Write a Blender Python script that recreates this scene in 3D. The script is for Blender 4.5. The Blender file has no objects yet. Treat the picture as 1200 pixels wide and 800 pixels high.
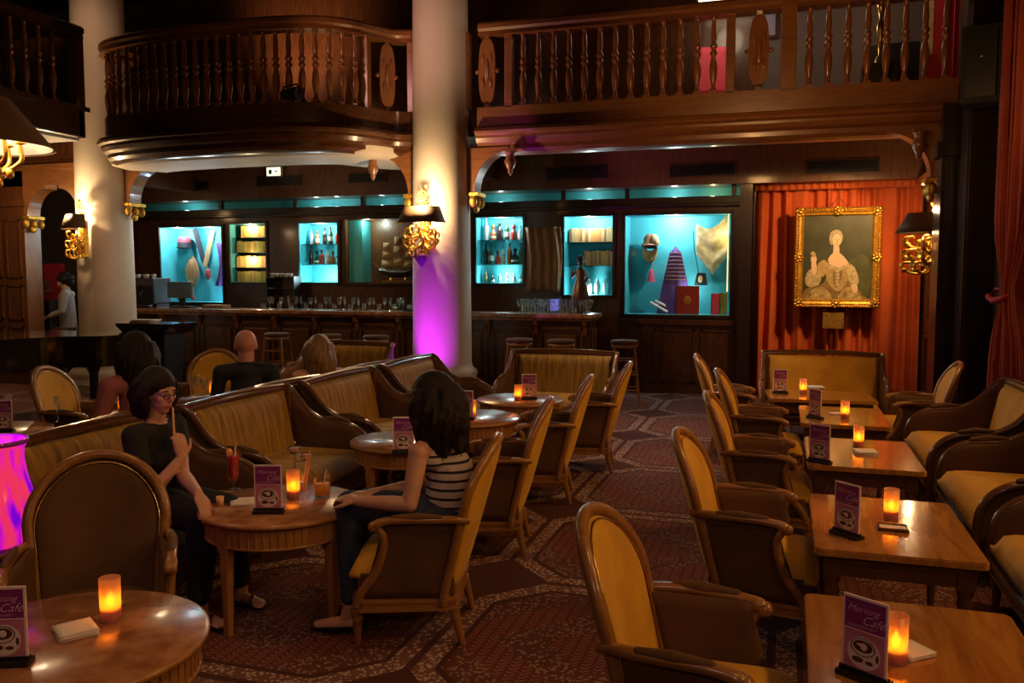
import bpy, bmesh, math, random
from mathutils import Vector, Matrix, Euler, Quaternion
random.seed(7)
C = bpy.context.scene.collection
R = math.radians
PI = math.pi
F = 1000.0; EYE = 1.7; YAW = R(17.7); PIT = math.atan(78 / F)

def at(px, py, z):
    """point of the room at height z seen in that direction (measured off the photograph)"""
    x = (px - 600) / F; q = -(py - 400) / F; y = 1.0
    y, q = y * math.cos(PIT) + q * math.sin(PIT), -y * math.sin(PIT) + q * math.cos(PIT)
    X, Y = x * math.cos(YAW) - y * math.sin(YAW), x * math.sin(YAW) + y * math.cos(YAW)
    t = (z - EYE) / q
    return Vector((X * t, Y * t, z))

def atY(px, py, Y0):
    x = (px - 600) / F; q = -(py - 400) / F; y = 1.0
    y, q = y * math.cos(PIT) + q * math.sin(PIT), -y * math.sin(PIT) + q * math.cos(PIT)
    X, Y = x * math.cos(YAW) - y * math.sin(YAW), x * math.sin(YAW) + y * math.cos(YAW)
    t = Y0 / Y
    return X * t, EYE + q * t

# ------------------------------------------------------------------ materials
MATS = {}
def _nt(name):
    m = bpy.data.materials.new(name); m.use_nodes = True
    nt = m.node_tree; b = nt.nodes['Principled BSDF']
    return m, nt, b
def c4(c): return (c[0], c[1], c[2], 1)
def mat(name, col, rough=.5, metal=0, col2=None, scale=8, bump=0, bscale=60, coat=0, sheen=0, emit=None, es=0, spec=.5, stretch=None, detail=4, sheen_tint=None):
    m, nt, b = _nt(name)
    b.inputs['Base Color'].default_value = c4(col)
    b.inputs['Roughness'].default_value = rough
    b.inputs['Metallic'].default_value = metal
    b.inputs['Coat Weight'].default_value = coat
    b.inputs['Coat Roughness'].default_value = .12
    b.inputs['Sheen Weight'].default_value = sheen
    if sheen:
        b.inputs['Sheen Roughness'].default_value = .35
        b.inputs['Sheen Tint'].default_value = c4(sheen_tint or col)
    b.inputs['Specular IOR Level'].default_value = spec
    if emit: b.inputs['Emission Color'].default_value = c4(emit); b.inputs['Emission Strength'].default_value = es
    if col2 or bump:
        tc = nt.nodes.new('ShaderNodeTexCoord'); mp = nt.nodes.new('ShaderNodeMapping')
        nt.links.new(tc.outputs['Object'], mp.inputs['Vector'])
        if stretch: mp.inputs['Scale'].default_value = stretch
    if col2:
        n = nt.nodes.new('ShaderNodeTexNoise'); n.inputs['Scale'].default_value = scale; n.inputs['Detail'].default_value = detail
        nt.links.new(mp.outputs[0], n.inputs['Vector'])
        r = nt.nodes.new('ShaderNodeValToRGB'); r.color_ramp.elements[0].position = .35; r.color_ramp.elements[1].position = .65
        r.color_ramp.elements[0].color = c4(col); r.color_ramp.elements[1].color = c4(col2)
        nt.links.new(n.outputs['Fac'], r.inputs['Fac']); nt.links.new(r.outputs['Color'], b.inputs['Base Color'])
    if bump:
        n2 = nt.nodes.new('ShaderNodeTexNoise'); n2.inputs['Scale'].default_value = bscale; n2.inputs['Detail'].default_value = 3
        nt.links.new(mp.outputs[0], n2.inputs['Vector'])
        bp = nt.nodes.new('ShaderNodeBump'); bp.inputs['Strength'].default_value = bump; bp.inputs['Distance'].default_value = .01
        nt.links.new(n2.outputs['Fac'], bp.inputs['Height']); nt.links.new(bp.outputs[0], b.inputs['Normal'])
    MATS[name] = m
    return m

def wood(name, c1, c2, rough=.35, coat=.3, scale=3, axis='X', spec=.5):
    m, nt, b = _nt(name)
    tc = nt.nodes.new('ShaderNodeTexCoord'); mp = nt.nodes.new('ShaderNodeMapping')
    mp.inputs['Scale'].default_value = {'X': (1, 8, 8), 'Y': (8, 1, 8), 'Z': (8, 8, 1)}[axis]
    nt.links.new(tc.outputs['Object'], mp.inputs['Vector'])
    n = nt.nodes.new('ShaderNodeTexNoise'); n.inputs['Scale'].default_value = scale; n.inputs['Detail'].default_value = 6; n.inputs['Distortion'].default_value = 1.2
    nt.links.new(mp.outputs[0], n.inputs['Vector'])
    r = nt.nodes.new('ShaderNodeValToRGB'); r.color_ramp.elements[0].position = .3; r.color_ramp.elements[1].position = .7
    r.color_ramp.elements[0].color = c4(c1); r.color_ramp.elements[1].color = c4(c2)
    nt.links.new(n.outputs['Fac'], r.inputs['Fac']); nt.links.new(r.outputs['Color'], b.inputs['Base Color'])
    b.inputs['Roughness'].default_value = rough; b.inputs['Coat Weight'].default_value = coat; b.inputs['Coat Roughness'].default_value = .1
    b.inputs['Specular IOR Level'].default_value = spec
    MATS[name] = m
    return m

def glass(name, tint=(1, 1, 1), mixf=.12, rough=.03):
    """thin clear glass: mostly transparent, some mirror"""
    m = bpy.data.materials.new(name); m.use_nodes = True; nt = m.node_tree; nt.nodes.clear()
    o = nt.nodes.new('ShaderNodeOutputMaterial'); mx = nt.nodes.new('ShaderNodeMixShader')
    t = nt.nodes.new('ShaderNodeBsdfTransparent'); g = nt.nodes.new('ShaderNodeBsdfGlossy')
    lw = nt.nodes.new('ShaderNodeLayerWeight'); lw.inputs['Blend'].default_value = .35
    mr = nt.nodes.new('ShaderNodeMapRange'); mr.inputs['To Min'].default_value = mixf * .5; mr.inputs['To Max'].default_value = min(1, mixf * 4)
    nt.links.new(lw.outputs['Facing'], mr.inputs['Value']); nt.links.new(mr.outputs[0], mx.inputs[0])
    t.inputs['Color'].default_value = c4(tint); g.inputs['Roughness'].default_value = rough
    nt.links.new(t.outputs[0], mx.inputs[1]); nt.links.new(g.outputs[0], mx.inputs[2]); nt.links.new(mx.outputs[0], o.inputs[0])
    MATS[name] = m
    return m

def frosted(name, col, transl=.55, transp=.25):
    m = bpy.data.materials.new(name); m.use_nodes = True; nt = m.node_tree; nt.nodes.clear()
    o = nt.nodes.new('ShaderNodeOutputMaterial')
    t = nt.nodes.new('ShaderNodeBsdfTransparent'); t.inputs[0].default_value = c4(col)
    l = nt.nodes.new('ShaderNodeBsdfTranslucent'); l.inputs[0].default_value = c4(col)
    d = nt.nodes.new('ShaderNodeBsdfDiffuse'); d.inputs[0].default_value = (.8, .72, .7, 1)
    g = nt.nodes.new('ShaderNodeBsdfGlossy'); g.inputs['Roughness'].default_value = .3
    m1 = nt.nodes.new('ShaderNodeMixShader'); m1.inputs[0].default_value = .25
    m2 = nt.nodes.new('ShaderNodeMixShader'); m2.inputs[0].default_value = transp
    m3 = nt.nodes.new('ShaderNodeMixShader'); m3.inputs[0].default_value = .05
    nt.links.new(l.outputs[0], m1.inputs[1]); nt.links.new(d.outputs[0], m1.inputs[2])
    nt.links.new(m1.outputs[0], m2.inputs[1]); nt.links.new(t.outputs[0], m2.inputs[2])
    nt.links.new(m2.outputs[0], m3.inputs[1]); nt.links.new(g.outputs[0], m3.inputs[2]); nt.links.new(m3.outputs[0], o.inputs[0])
    MATS[name] = m
    return m

wood('dark_wood', (.045, .014, .005), (.11, .038, .012), .32, .35, 3, 'Z')
wood('dark_wood_x', (.045, .014, .005), (.12, .042, .013), .32, .4, 3, 'X')
wood('black_wood', (.012, .005, .003), (.03, .011, .006), .35, .3, 3, 'X')
wood('panel_wood', (.09, .03, .01), (.17, .062, .02), .35, .3, 3, 'Z')
wood('rail_wood', (.20, .075, .022), (.30, .12, .038), .3, .4, 3, 'X')
wood('baluster_wood', (.20, .07, .02), (.32, .12, .035), .28, .5, 3, 'Z')
wood('chair_wood', (.24, .10, .025), (.36, .17, .045), .32, .4, 5, 'X')
wood('settee_wood', (.09, .036, .013), (.15, .06, .02), .3, .5, 5, 'X')
wood('table_wood', (.34, .13, .025), (.55, .25, .05), .15, .8, 2.2, 'Y')
wood('round_table_wood', (.34, .15, .045), (.46, .22, .07), .3, .4, 3, 'Z')
mat('table_top_burr', (.27, .10, .04), .27, 0, (.50, .24, .11), 11, 0, coat=.5, detail=9)
mat('plaster', (.62, .53, .42), .6, 0, (.66, .57, .46), 2, .1, 30)
mat('ceiling_board', (.10, .05, .03), .6, 0, (.15, .08, .045), 3)
mat('mustard', (.54, .27, .014), .75, 0, (.70, .37, .022), 5, .15, 40, sheen=.35, sheen_tint=(1, .75, .3))
mat('settee_velvet', (.19, .10, .012), .7, 0, (.40, .22, .022), 3.5, .12, 30, sheen=.35, sheen_tint=(1, .75, .3), stretch=(1, 9, 1))
mat('brown_velvet', (.085, .036, .010), .8, 0, (.12, .052, .014), 5, .12, 40, sheen=.12, sheen_tint=(.7, .35, .12))
mat('curtain_red', (.52, .085, .015), .85, 0, (.60, .11, .02), 3, .1, 50)
mat('curtain_dark_red', (.34, .045, .010), .85, 0, (.42, .065, .015), 3)
mat('gold', (.95, .62, .13), .35, 1, (.7, .40, .07), 30, .4, 60)
mat('gilt', (.85, .52, .09), .42, .8, (.50, .26, .04), 40, .5, 70)
mat('brass', (.75, .5, .2), .25, 1)
mat('steel', (.6, .6, .6), .25, 1)
mat('black', (.012, .011, .011), .4)
mat('black_gloss', (.008, .007, .008), .08, coat=1)
mat('pink_top', (.30, .09, .09), .8); mat('grey_top', (.35, .33, .32), .8)
mat('shade_leather', (.13, .065, .03), .6); mat('bronze', (.10, .06, .03), .35, .7)
mat('shade_inside', (.85, .75, .6), .6)
mat('white_china', (.75, .72, .68), .3)
mat('paper', (.8, .74, .68), .7)
mat('paper_blue', (.3, .3, .45), .7)
mat('teal_paint', (.05, .40, .46), .6, 0, (.08, .47, .53), 3)
mat('teal_deep', (.03, .20, .23), .6)
mat('cream_cloth', (.55, .42, .22), .8, 0, (.4, .27, .12), 14)
mat('skin', (.55, .29, .20), .5, 0, (.60, .33, .23), 8)
mat('skin_pink', (.62, .28, .22), .5)
mat('lips', (.4, .10, .09), .4)
mat('lit_leather', (.42, .25, .13), .7); mat('hair_dark', (.008, .004, .003), .5, 0, (.018, .009, .006), 30, .6, 60, stretch=(6, 6, 1), spec=.25)
mat('hair_blonde', (.20, .11, .045), .4, 0, (.30, .18, .08), 30, .5, 60, stretch=(6, 6, 1))
mat('cloth_black', (.010, .009, .011), .85)
mat('cloth_navy', (.014, .017, .028), .85)
mat('jeans', (.018, .026, .06), .8, 0, (.03, .04, .085), 20)
mat('menu_purple', (.24, .03, .20), .35)
mat('menu_photo', (.48, .16, .28), .4, 0, (.58, .24, .34), 12)
mat('menu_edge', (.85, .68, .66), .3)
mat('menu_text', (.75, .5, .6), .5)
mat('cup_white', (.75, .66, .62), .4)
mat('coffee', (.10, .035, .02), .3)
mat('wax', (.85, .6, .45), .5)
mat('flame', (1, .6, .1), .5, emit=(1, .60, .04), es=16)
mat('bulb', (1, .8, .5), .5, emit=(1, .75, .42), es=30)
mat('drink_red', (.55, .02, .02), .2, emit=None)
mat('drink_orange', (.85, .33, .03), .25)
mat('straw', (.75, .45, .2), .5)
mat('leaf_green', (.05, .12, .03), .6)
mat('red_cloth', (.45, .02, .035), .7)
mat('pink_cloth', (.7, .06, .12), .7)
mat('purple_cloth', (.10, .03, .16), .7)
mat('purple_crystal', (.35, .04, .65), .1, coat=1)
mat('book_orange', (.55, .24, .06), .6)
mat('book_tan', (.62, .40, .16), .6)
mat('book_brown', (.28, .12, .05), .6)
mat('book_red', (.42, .04, .03), .6)
mat('book_yellow', (.6, .45, .10), .6)
mat('bottle_amber', (.30, .10, .02), .1, coat=.6)
mat('bottle_green', (.02, .07, .03), .1, coat=.6)
mat('bottle_clear', (.35, .42, .42), .08, coat=.8)
mat('bottle_dark', (.02, .012, .01), .1, coat=.8)
mat('bottle_red', (.35, .03, .02), .1, coat=.8)
mat('bottle_label', (.65, .58, .42), .6)
mat('screen_grey', (.10, .13, .15), .3)
mat('speaker_grey', (.016, .017, .020), .6)
mat('grey_wall', (.16, .13, .12), .7)
mat('dark_wall', (.05, .03, .022), .7)
mat('canvas_dark', (.022, .026, .012), .5, 0, (.055, .062, .024), 3)
mat('canvas_olive', (.09, .10, .03), .5, 0, (.05, .06, .02), 5)
mat('gown', (.36, .25, .09), .5, 0, (.50, .38, .17), 22)
mat('gown_dark', (.30, .19, .06), .5, 0, (.18, .11, .035), 26)
mat('sleeve', (.60, .50, .30), .5, 0, (.36, .28, .15), 34)
mat('portrait_skin', (.75, .52, .34), .5)
mat('portrait_hair', (.42, .36, .25), .5, 0, (.34, .28, .18), 20)
mat('lamp_white', (.8, .7, .5), .5, emit=(1, .8, .5), es=1.6)
mat('sign_lit', (.8, .8, .6), .5, emit=(.9, .85, .55), es=1.0)
mat('sign_green', (.02, .3, .1), .5)
mat('gallery_lamp', (1, .85, .5), .5, emit=(1, .72, .3), es=.9)
mat('drape_brown', (.30, .16, .07), .8, 0, (.48, .32, .16), 3, stretch=(6, 6, 1))
mat('stripe_dark', (.02, .015, .02), .8)
glass('clear_glass', mixf=.2); glass('clear_glass_teal', (.85, 1, 1), .4, .08)
glass('pane_glass', (.96, .98, .98), .05)
frosted('candle_glass', (1, .55, .28), transp=.30)
mat('mirror', (.25, .2, .17), .12, 1)

# striped knit
m, nt, b = _nt('striped_knit'); MATS['striped_knit'] = m
tc = nt.nodes.new('ShaderNodeTexCoord'); sp = nt.nodes.new('ShaderNodeSeparateXYZ'); nt.links.new(tc.outputs['Object'], sp.inputs[0])
mu = nt.nodes.new('ShaderNodeMath'); mu.operation = 'MULTIPLY'; mu.inputs[1].default_value = 1 / .042; nt.links.new(sp.outputs['Z'], mu.inputs[0])
fr = nt.nodes.new('ShaderNodeMath'); fr.operation = 'FRACT'; nt.links.new(mu.outputs[0], fr.inputs[0])
lt = nt.nodes.new('ShaderNodeMath'); lt.operation = 'LESS_THAN'; lt.inputs[1].default_value = .30; nt.links.new(fr.outputs[0], lt.inputs[0])
g1 = nt.nodes.new('ShaderNodeMath'); g1.operation = 'LESS_THAN'; g1.inputs[1].default_value = .80; nt.links.new(sp.outputs['Z'], g1.inputs[0])
an = nt.nodes.new('ShaderNodeMath'); an.operation = 'MULTIPLY'; nt.links.new(lt.outputs[0], an.inputs[0]); nt.links.new(g1.outputs[0], an.inputs[1])
mx = nt.nodes.new('ShaderNodeMix'); mx.data_type = 'RGBA'; nt.links.new(an.outputs[0], mx.inputs[0])
mx.inputs[6].default_value = (.62, .52, .44, 1); mx.inputs[7].default_value = (.02, .014, .02, 1)
nt.links.new(mx.outputs[2], b.inputs['Base Color']); b.inputs['Roughness'].default_value = .85

# glowing ice bucket: magenta to violet
m, nt, b = _nt('glow_magenta'); MATS['glow_magenta'] = m
tc = nt.nodes.new('ShaderNodeTexCoord'); mp = nt.nodes.new('ShaderNodeMapping'); mp.inputs['Scale'].default_value = (14, 14, 1.0)
nt.links.new(tc.outputs['Object'], mp.inputs[0]); nn = nt.nodes.new('ShaderNodeTexNoise'); nn.inputs['Scale'].default_value = 1.6; nt.links.new(mp.outputs[0], nn.inputs['Vector'])
rr = nt.nodes.new('ShaderNodeValToRGB'); cr = rr.color_ramp
cr.elements[0].position = .38; cr.elements[0].color = (.20, .0, .75, 1); cr.elements[1].position = .5; cr.elements[1].color = (.9, .01, .5, 1)
e = cr.elements.new(.60); e.color = (1, .04, .12, 1)
nt.links.new(nn.outputs['Fac'], rr.inputs[0]); nt.links.new(rr.outputs[0], b.inputs['Emission Color']); b.inputs['Emission Strength'].default_value = .42
b.inputs['Base Color'].default_value = (.3, .02, .3, 1); b.inputs['Roughness'].default_value = .15
mat('glow_white', (1, .9, 1), .3, emit=(1, .8, 1), es=1.2)

# patterned carpet
def carpet():
    m, nt, b = _nt('carpet'); MATS['carpet'] = m
    L = nt.links.new; N = nt.nodes.new
    def M(op, a, b_=None, c=None):
        n = N('ShaderNodeMath'); n.operation = op
        for i, v in enumerate((a, b_, c)):
            if v is None: continue
            if isinstance(v, (int, float)): n.inputs[i].default_value = v
            else: L(v, n.inputs[i])
        return n.outputs[0]
    def mix(f, a, b_):
        n = N('ShaderNodeMix'); n.data_type = 'RGBA'
        if isinstance(f, (int, float)): n.inputs[0].default_value = f
        else: L(f, n.inputs[0])
        for i, v in ((6, a), (7, b_)):
            if isinstance(v, tuple): n.inputs[i].default_value = c4(v)
            else: L(v, n.inputs[i])
        return n.outputs[2]
    tc = N('ShaderNodeTexCoord'); s = N('ShaderNodeSeparateXYZ'); L(tc.outputs['Object'], s.inputs[0])
    x, y = s.outputs['X'], s.outputs['Y']
    # panels of 1.5 m bounded by bands
    fx = M('ABSOLUTE', M('SUBTRACT', M('FRACT', M('DIVIDE', M('ADD', x, .02), 1.5)), .5))
    fy = M('ABSOLUTE', M('SUBTRACT', M('FRACT', M('DIVIDE', M('ADD', y, .05), 1.5)), .5))
    edge = M('MAXIMUM', fx, fy)
    diag = M('ADD', fx, fy)
    e2 = M('MAXIMUM', edge, M('MULTIPLY', diag, .62))
    band = M('GREATER_THAN', e2, .425)
    line1 = M('MULTIPLY', M('GREATER_THAN', e2, .410), M('LESS_THAN', e2, .428))
    line2 = M('GREATER_THAN', e2, .487)
    # chevron weave in the field
    ch = M('FRACT', M('ADD', M('MULTIPLY', y, 30), M('MULTIPLY', M('PINGPONG', M('MULTIPLY', x, 34), 1.0), .9)))
    chm = M('GREATER_THAN', ch, .62)
    cell = M('MULTIPLY', M('GREATER_THAN', M('FRACT', M('MULTIPLY', x, 17)), .25), chm)
    v = N('ShaderNodeTexVoronoi'); v.inputs['Scale'].default_value = 46; L(tc.outputs['Object'], v.inputs['Vector'])
    n = N('ShaderNodeTexNoise'); n.inputs['Scale'].default_value = 1.3; n.inputs['Detail'].default_value = 3; L(tc.outputs['Object'], n.inputs['Vector'])
    big = M('MULTIPLY', M('GREATER_THAN', M('FRACT', M('MULTIPLY', M('ADD', fx, fy), 3.0)), .5), 1.0)
    fieldA = mix(cell, (.095, .024, .018), (.28, .10, .07))
    fieldB = mix(M('LESS_THAN', v.outputs['Distance'], .38), (.09, .03, .022), (.30, .18, .14))
    field = mix(big, fieldA, fieldB)
    flow = M('LESS_THAN', v.outputs['Distance'], .42)
    bandc = mix(flow, (.16, .075, .06), (.48, .36, .30))
    col = mix(band, field, bandc)
    col = mix(line1, col, (.04, .012, .012)); col = mix(line2, col, (.05, .015, .014))
    nf = N('ShaderNodeTexNoise'); nf.inputs['Scale'].default_value = 160; L(tc.outputs['Object'], nf.inputs['Vector'])
    col = mix(M('MULTIPLY', n.outputs['Fac'], .5), col, (.12, .045, .03))
    L(col, b.inputs['Base Color']); b.inputs['Roughness'].default_value = .9; b.inputs['Specular IOR Level'].default_value = .2
    bp = N('ShaderNodeBump'); bp.inputs['Strength'].default_value = .4; bp.inputs['Distance'].default_value = .004
    L(nf.outputs['Fac'], bp.inputs['Height']); L(bp.outputs[0], b.inputs['Normal'])
carpet()

# ------------------------------------------------------------------ mesh builder
class MB:
    def __init__(s): s.v = []; s.f = []; s.sm = []
    def add(s, vs, fs, smooth=False):
        o = len(s.v); s.v += [tuple(p) for p in vs]; s.f += [tuple(i + o for i in q) for q in fs]; s.sm += [smooth] * len(fs); return s
    def box(s, x0, x1, y0, y1, z0, z1, bev=0):
        if bev:
            bm = bmesh.new(); bmesh.ops.create_cube(bm, size=1)
            for v in bm.verts: v.co = Vector(((x0 + x1) / 2 + v.co.x * (x1 - x0), (y0 + y1) / 2 + v.co.y * (y1 - y0), (z0 + z1) / 2 + v.co.z * (z1 - z0)))
            bmesh.ops.bevel(bm, geom=bm.edges[:], offset=bev, segments=2, profile=.6, affect='EDGES')
            s.bm(bm); return s
        vs = [(x, y, z) for x in (x0, x1) for y in (y0, y1) for z in (z0, z1)]
        return s.add(vs, [(0, 1, 3, 2), (4, 6, 7, 5), (0, 4, 5, 1), (2, 3, 7, 6), (0, 2, 6, 4), (1, 5, 7, 3)])
    def bm(s, bm, smooth=False, M=None):
        bm.verts.index_update()
        s.add([(M @ v.co if M else v.co.copy()) for v in bm.verts], [[v.index for v in f.verts] for f in bm.faces], smooth); bm.free(); return s
    def lathe(s, prof, o=(0, 0, 0), seg=20, M=None, smooth=True, sx=1, sy=1, cap=True):
        vs = []; n = len(prof)
        for r, z in prof:
            for k in range(seg):
                a = 2 * PI * k / seg; p = Vector((r * math.cos(a) * sx, r * math.sin(a) * sy, z))
                if M: p = M @ p
                vs.append(p + Vector(o))
        fs = [(i * seg + k, i * seg + (k + 1) % seg, (i + 1) * seg + (k + 1) % seg, (i + 1) * seg + k) for i in range(n - 1) for k in range(seg)]
        s.add(vs, fs, smooth)
        if cap:
            if prof[0][0] > 1e-5: s.add(vs[:seg][::-1], [tuple(range(seg))])
            if prof[-1][0] > 1e-5: s.add(vs[-seg:], [tuple(range(seg))])
        return s
    def cone(s, a, b, r0, r1, seg=12, caps=True):
        a = Vector(a); b = Vector(b); d = b - a; L = d.length
        if L < 1e-7: return s
        q = d.to_track_quat('Z', 'Y').to_matrix().to_4x4()
        return s.lathe([(r0, 0), (r1, L)], a, seg, q, cap=caps)
    def ball(s, c, r, seg=14, rings=8, M=None):
        rx, ry, rz = r if hasattr(r, '__len__') else (r, r, r)
        pr = [(math.sin(PI * i / rings) + 1e-6, -math.cos(PI * i / rings)) for i in range(rings + 1)]
        vs = []
        for rr, z in pr:
            for k in range(seg):
                a = 2 * PI * k / seg; p = Vector((rr * math.cos(a) * rx, rr * math.sin(a) * ry, z * rz))
                if M: p = M @ p
                vs.append(p + Vector(c))
        fs = [(i * seg + k, i * seg + (k + 1) % seg, (i + 1) * seg + (k + 1) % seg, (i + 1) * seg + k) for i in range(rings) for k in range(seg)]
        return s.add(vs, fs, True)
    def limb(s, pts, seg=12):
        """tapered capsule chain: [(point, radius)...]"""
        for i, (p, r) in enumerate(pts):
            s.ball(p, r, seg, 8)
            if i: s.cone(pts[i - 1][0], p, pts[i - 1][1], r, seg)
        return s
    def sweep(s, path, sec, ref=(0, 0, 1), closed=False, smooth=True, scale=None):
        """section (u,v) swept along path; u along ref x tangent, v along ref-ish"""
        n = len(path); P = [Vector(p) for p in path]; m = len(sec); vs = []; ref = Vector(ref)
        for i in range(n):
            t = (P[(i + 1) % n] - P[i - 1]) if closed else (P[min(i + 1, n - 1)] - P[max(i - 1, 0)])
            t.normalize(); u = ref.cross(t)
            if u.length < 1e-5: u = Vector((1, 0, 0))
            u.normalize(); w = t.cross(u); k = scale[i] if scale else 1
            for a, b in sec: vs.append(P[i] + u * a * k + w * b * k)
        fs = []
        for i in range(n if closed else n - 1):
            j = (i + 1) % n
            for k in range(m): fs.append((i * m + k, i * m + (k + 1) % m, j * m + (k + 1) % m, j * m + k))
        s.add(vs, fs, smooth)
        if not closed: s.add(vs[:m], [tuple(range(m))[::-1]]); s.add(vs[-m:], [tuple(range(m))])
        return s
    def tube(s, path, r, seg=8, closed=False, scale=None):
        sec = [(r * math.cos(2 * PI * k / seg), r * math.sin(2 * PI * k / seg)) for k in range(seg)]
        P = [Vector(p) for p in path]; n = len(P); vs = []; u = None
        for i in range(n):
            t = (P[(i + 1) % n] - P[i - 1]) if closed else (P[min(i + 1, n - 1)] - P[max(i - 1, 0)])
            t.normalize()
            if u is None: u = t.orthogonal().normalized()
            else: u = (u - t * u.dot(t)).normalized()
            w = t.cross(u); k = scale[i] if scale else 1
            for a, b in sec: vs.append(P[i] + u * a * k + w * b * k)
        fs = [(i * seg + k, i * seg + (k + 1) % seg, ((i + 1) % n) * seg + (k + 1) % seg, ((i + 1) % n) * seg + k) for i in range(n if closed else n - 1) for k in range(seg)]
        s.add(vs, fs, True)
        if not closed: s.add(vs[:seg], [tuple(range(seg))[::-1]]); s.add(vs[-seg:], [tuple(range(seg))])
        return s
    def slab(s, fn, nu, nv, th, smooth=True):
        """closed slab: fn(u,v)->point (u,v in 0..1), thickness th along vector th or th(u,v)"""
        A = []; B = []
        for i in range(nu + 1):
            for j in range(nv + 1):
                u, v = i / nu, j / nv; p = Vector(fn(u, v)); d = th(u, v) if callable(th) else th
                A.append(p); B.append(p + Vector(d))
        w = nv + 1; n = len(A); fs = []
        for i in range(nu):
            for j in range(nv):
                a, b, c, d = i * w + j, i * w + j + 1, (i + 1) * w + j + 1, (i + 1) * w + j
                fs.append((a, b, c, d)); fs.append((n + d, n + c, n + b, n + a))
        for j in range(nv): fs.append((j, n + j, n + j + 1, j + 1)); fs.append((nu * w + j, nu * w + j + 1, n + nu * w + j + 1, n + nu * w + j))
        for i in range(nu): fs.append((i * w, (i + 1) * w, n + (i + 1) * w, n + i * w)); fs.append((i * w + nv, n + i * w + nv, n + (i + 1) * w + nv, (i + 1) * w + nv))
        return s.add(A + B, fs, smooth)
    def prism(s, poly, axis, a, b, smooth=False):
        """poly of 2-D points extruded along axis ('x','y','z') from a to b"""
        def p3(p, t): return {'x': (t, p[0], p[1]), 'y': (p[0], t, p[1]), 'z': (p[0], p[1], t)}[axis]
        n = len(poly); vs = [p3(p, a) for p in poly] + [p3(p, b) for p in poly]
        return s.add(vs, [tuple(range(n))[::-1], tuple(range(n, 2 * n))] , False).add(vs, [(i, (i + 1) % n, n + (i + 1) % n, n + i) for i in range(n)], smooth)
    def xf(s, M):
        s.v = [tuple(M @ Vector(p)) for p in s.v]; return s
    def build(s, name, material, parent=None, kind=None, bev=0):
        me = bpy.data.meshes.new(name); me.from_pydata(s.v, [], s.f); me.polygons.foreach_set('use_smooth', s.sm)
        me.materials.append(MATS[material]); me.update()
        bm = bmesh.new(); bm.from_mesh(me); bmesh.ops.recalc_face_normals(bm, faces=bm.faces[:]); bm.to_mesh(me); bm.free()
        o = bpy.data.objects.new(name, me); C.objects.link(o)
        if parent: o.parent = parent
        if kind: o['kind'] = kind
        if bev:
            md = o.modifiers.new('b', 'BEVEL'); md.width = bev; md.segments = 2; md.limit_method = 'ANGLE'
        return o

def struct(name, mb, m, bev=0, parent=None):
    o = mb.build(name, m, parent, None if parent else 'structure', bev); return o
def thing(name, label, cat, loc=(0, 0, 0), rz=0, group=None):
    o = bpy.data.objects.new(name, None); o.empty_display_size = .1; C.objects.link(o)
    o.location = loc; o.rotation_euler = (0, 0, rz); o['label'] = label; o['category'] = cat
    if group: o['group'] = group
    return o
def tag(o, label, cat, group=None, loc=None, rz=None):
    o['label'] = label; o['category'] = cat
    if group: o['group'] = group
    if loc is not None: o.location = loc
    if rz is not None: o.rotation_euler = (0, 0, rz)
    return o
def kids(o): return [c for c in CH.get(o.name, [])]
CH = {}
def index_children():
    CH.clear()
    for o in bpy.data.objects:
        if o.parent: CH.setdefault(o.parent.name, []).append(o)
def copy_tree(o, parent=None):
    c = o.copy(); C.objects.link(c)
    if parent: c.parent = parent
    for ch in kids(o): copy_tree(ch, c)
    return c
def place(proto, state, loc, rz, label, group=None):
    """first call moves the prototype itself, later calls copy the thing and its parts"""
    if state.get(proto.name): o = copy_tree(proto)
    else: o = proto; state[proto.name] = 1; index_children()
    o.location = loc; o.rotation_euler = (0, 0, rz); o['label'] = label
    if group: o['group'] = group
    elif 'group' in o.keys(): del o['group']
    return o
USED = {}
def light(kind, name, loc, power, col, size=.1, target=None, angle=60, blend=.6, sy=None, soft=None):
    l = bpy.data.lights.new(name, kind); l.energy = power; l.color = col
    if kind == 'AREA':
        l.size = size
        if sy: l.shape = 'RECTANGLE'; l.size_y = sy
    else: l.shadow_soft_size = size
    if kind == 'SPOT': l.spot_size = R(angle); l.spot_blend = blend
    o = bpy.data.objects.new(name, l); C.objects.link(o); o.location = loc
    if target is not None: o.rotation_euler = (Vector(target) - Vector(loc)).to_track_quat('-Z', 'Y').to_euler()
    return o

# ================================================================== THE ROOM
WY = 12.4      # back wall plane
BY = 10.3      # balcony front / column line
struct('floor', MB().box(-17, 2.1, -4, 16.5, -.1, 0), 'carpet')
# back wall: strips of panelled wood round the niche openings (measured openings)
def rectY(x0, y0, x1, y1, Y):
    a = atY(x0, y0, Y); b = atY(x1, y1, Y); c = atY(x0, y1, Y); d = atY(x1, y0, Y)
    return (a[0] + c[0]) / 2, (b[0] + d[0]) / 2, (c[1] + b[1]) / 2, (a[1] + d[1]) / 2      # X0 X1 Z0 Z1
OPN = dict(lute=(188, 265, 262, 355), books=(269, 261, 313, 332), bottles=(350, 260, 397, 332), ship=(404, 255, 485, 333),
           spirits=(557, 253, 614, 333), ware=(660, 252, 719, 347), display=(731, 250, 857, 370))
OP = {k: rectY(*v, WY) for k, v in OPN.items()}
w = MB(); xs = sorted(OP.values()); x = -16.0; ZT = 2.78
for (a, b, z0, z1) in xs:
    w.box(x, a, WY, WY + .12, 0, ZT); w.box(a, b, WY, WY + .12, 0, z0); w.box(a, b, WY, WY + .12, z1, ZT); x = b
w.box(x, -.45, WY, WY + .12, 0, ZT)
w.box(-16, -.45, WY + .45, WY + .5, 0, 6.5)
for k in range(40):    # raised dado panels
    pass
struct('wall_back', w, 'dark_wood')
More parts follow.
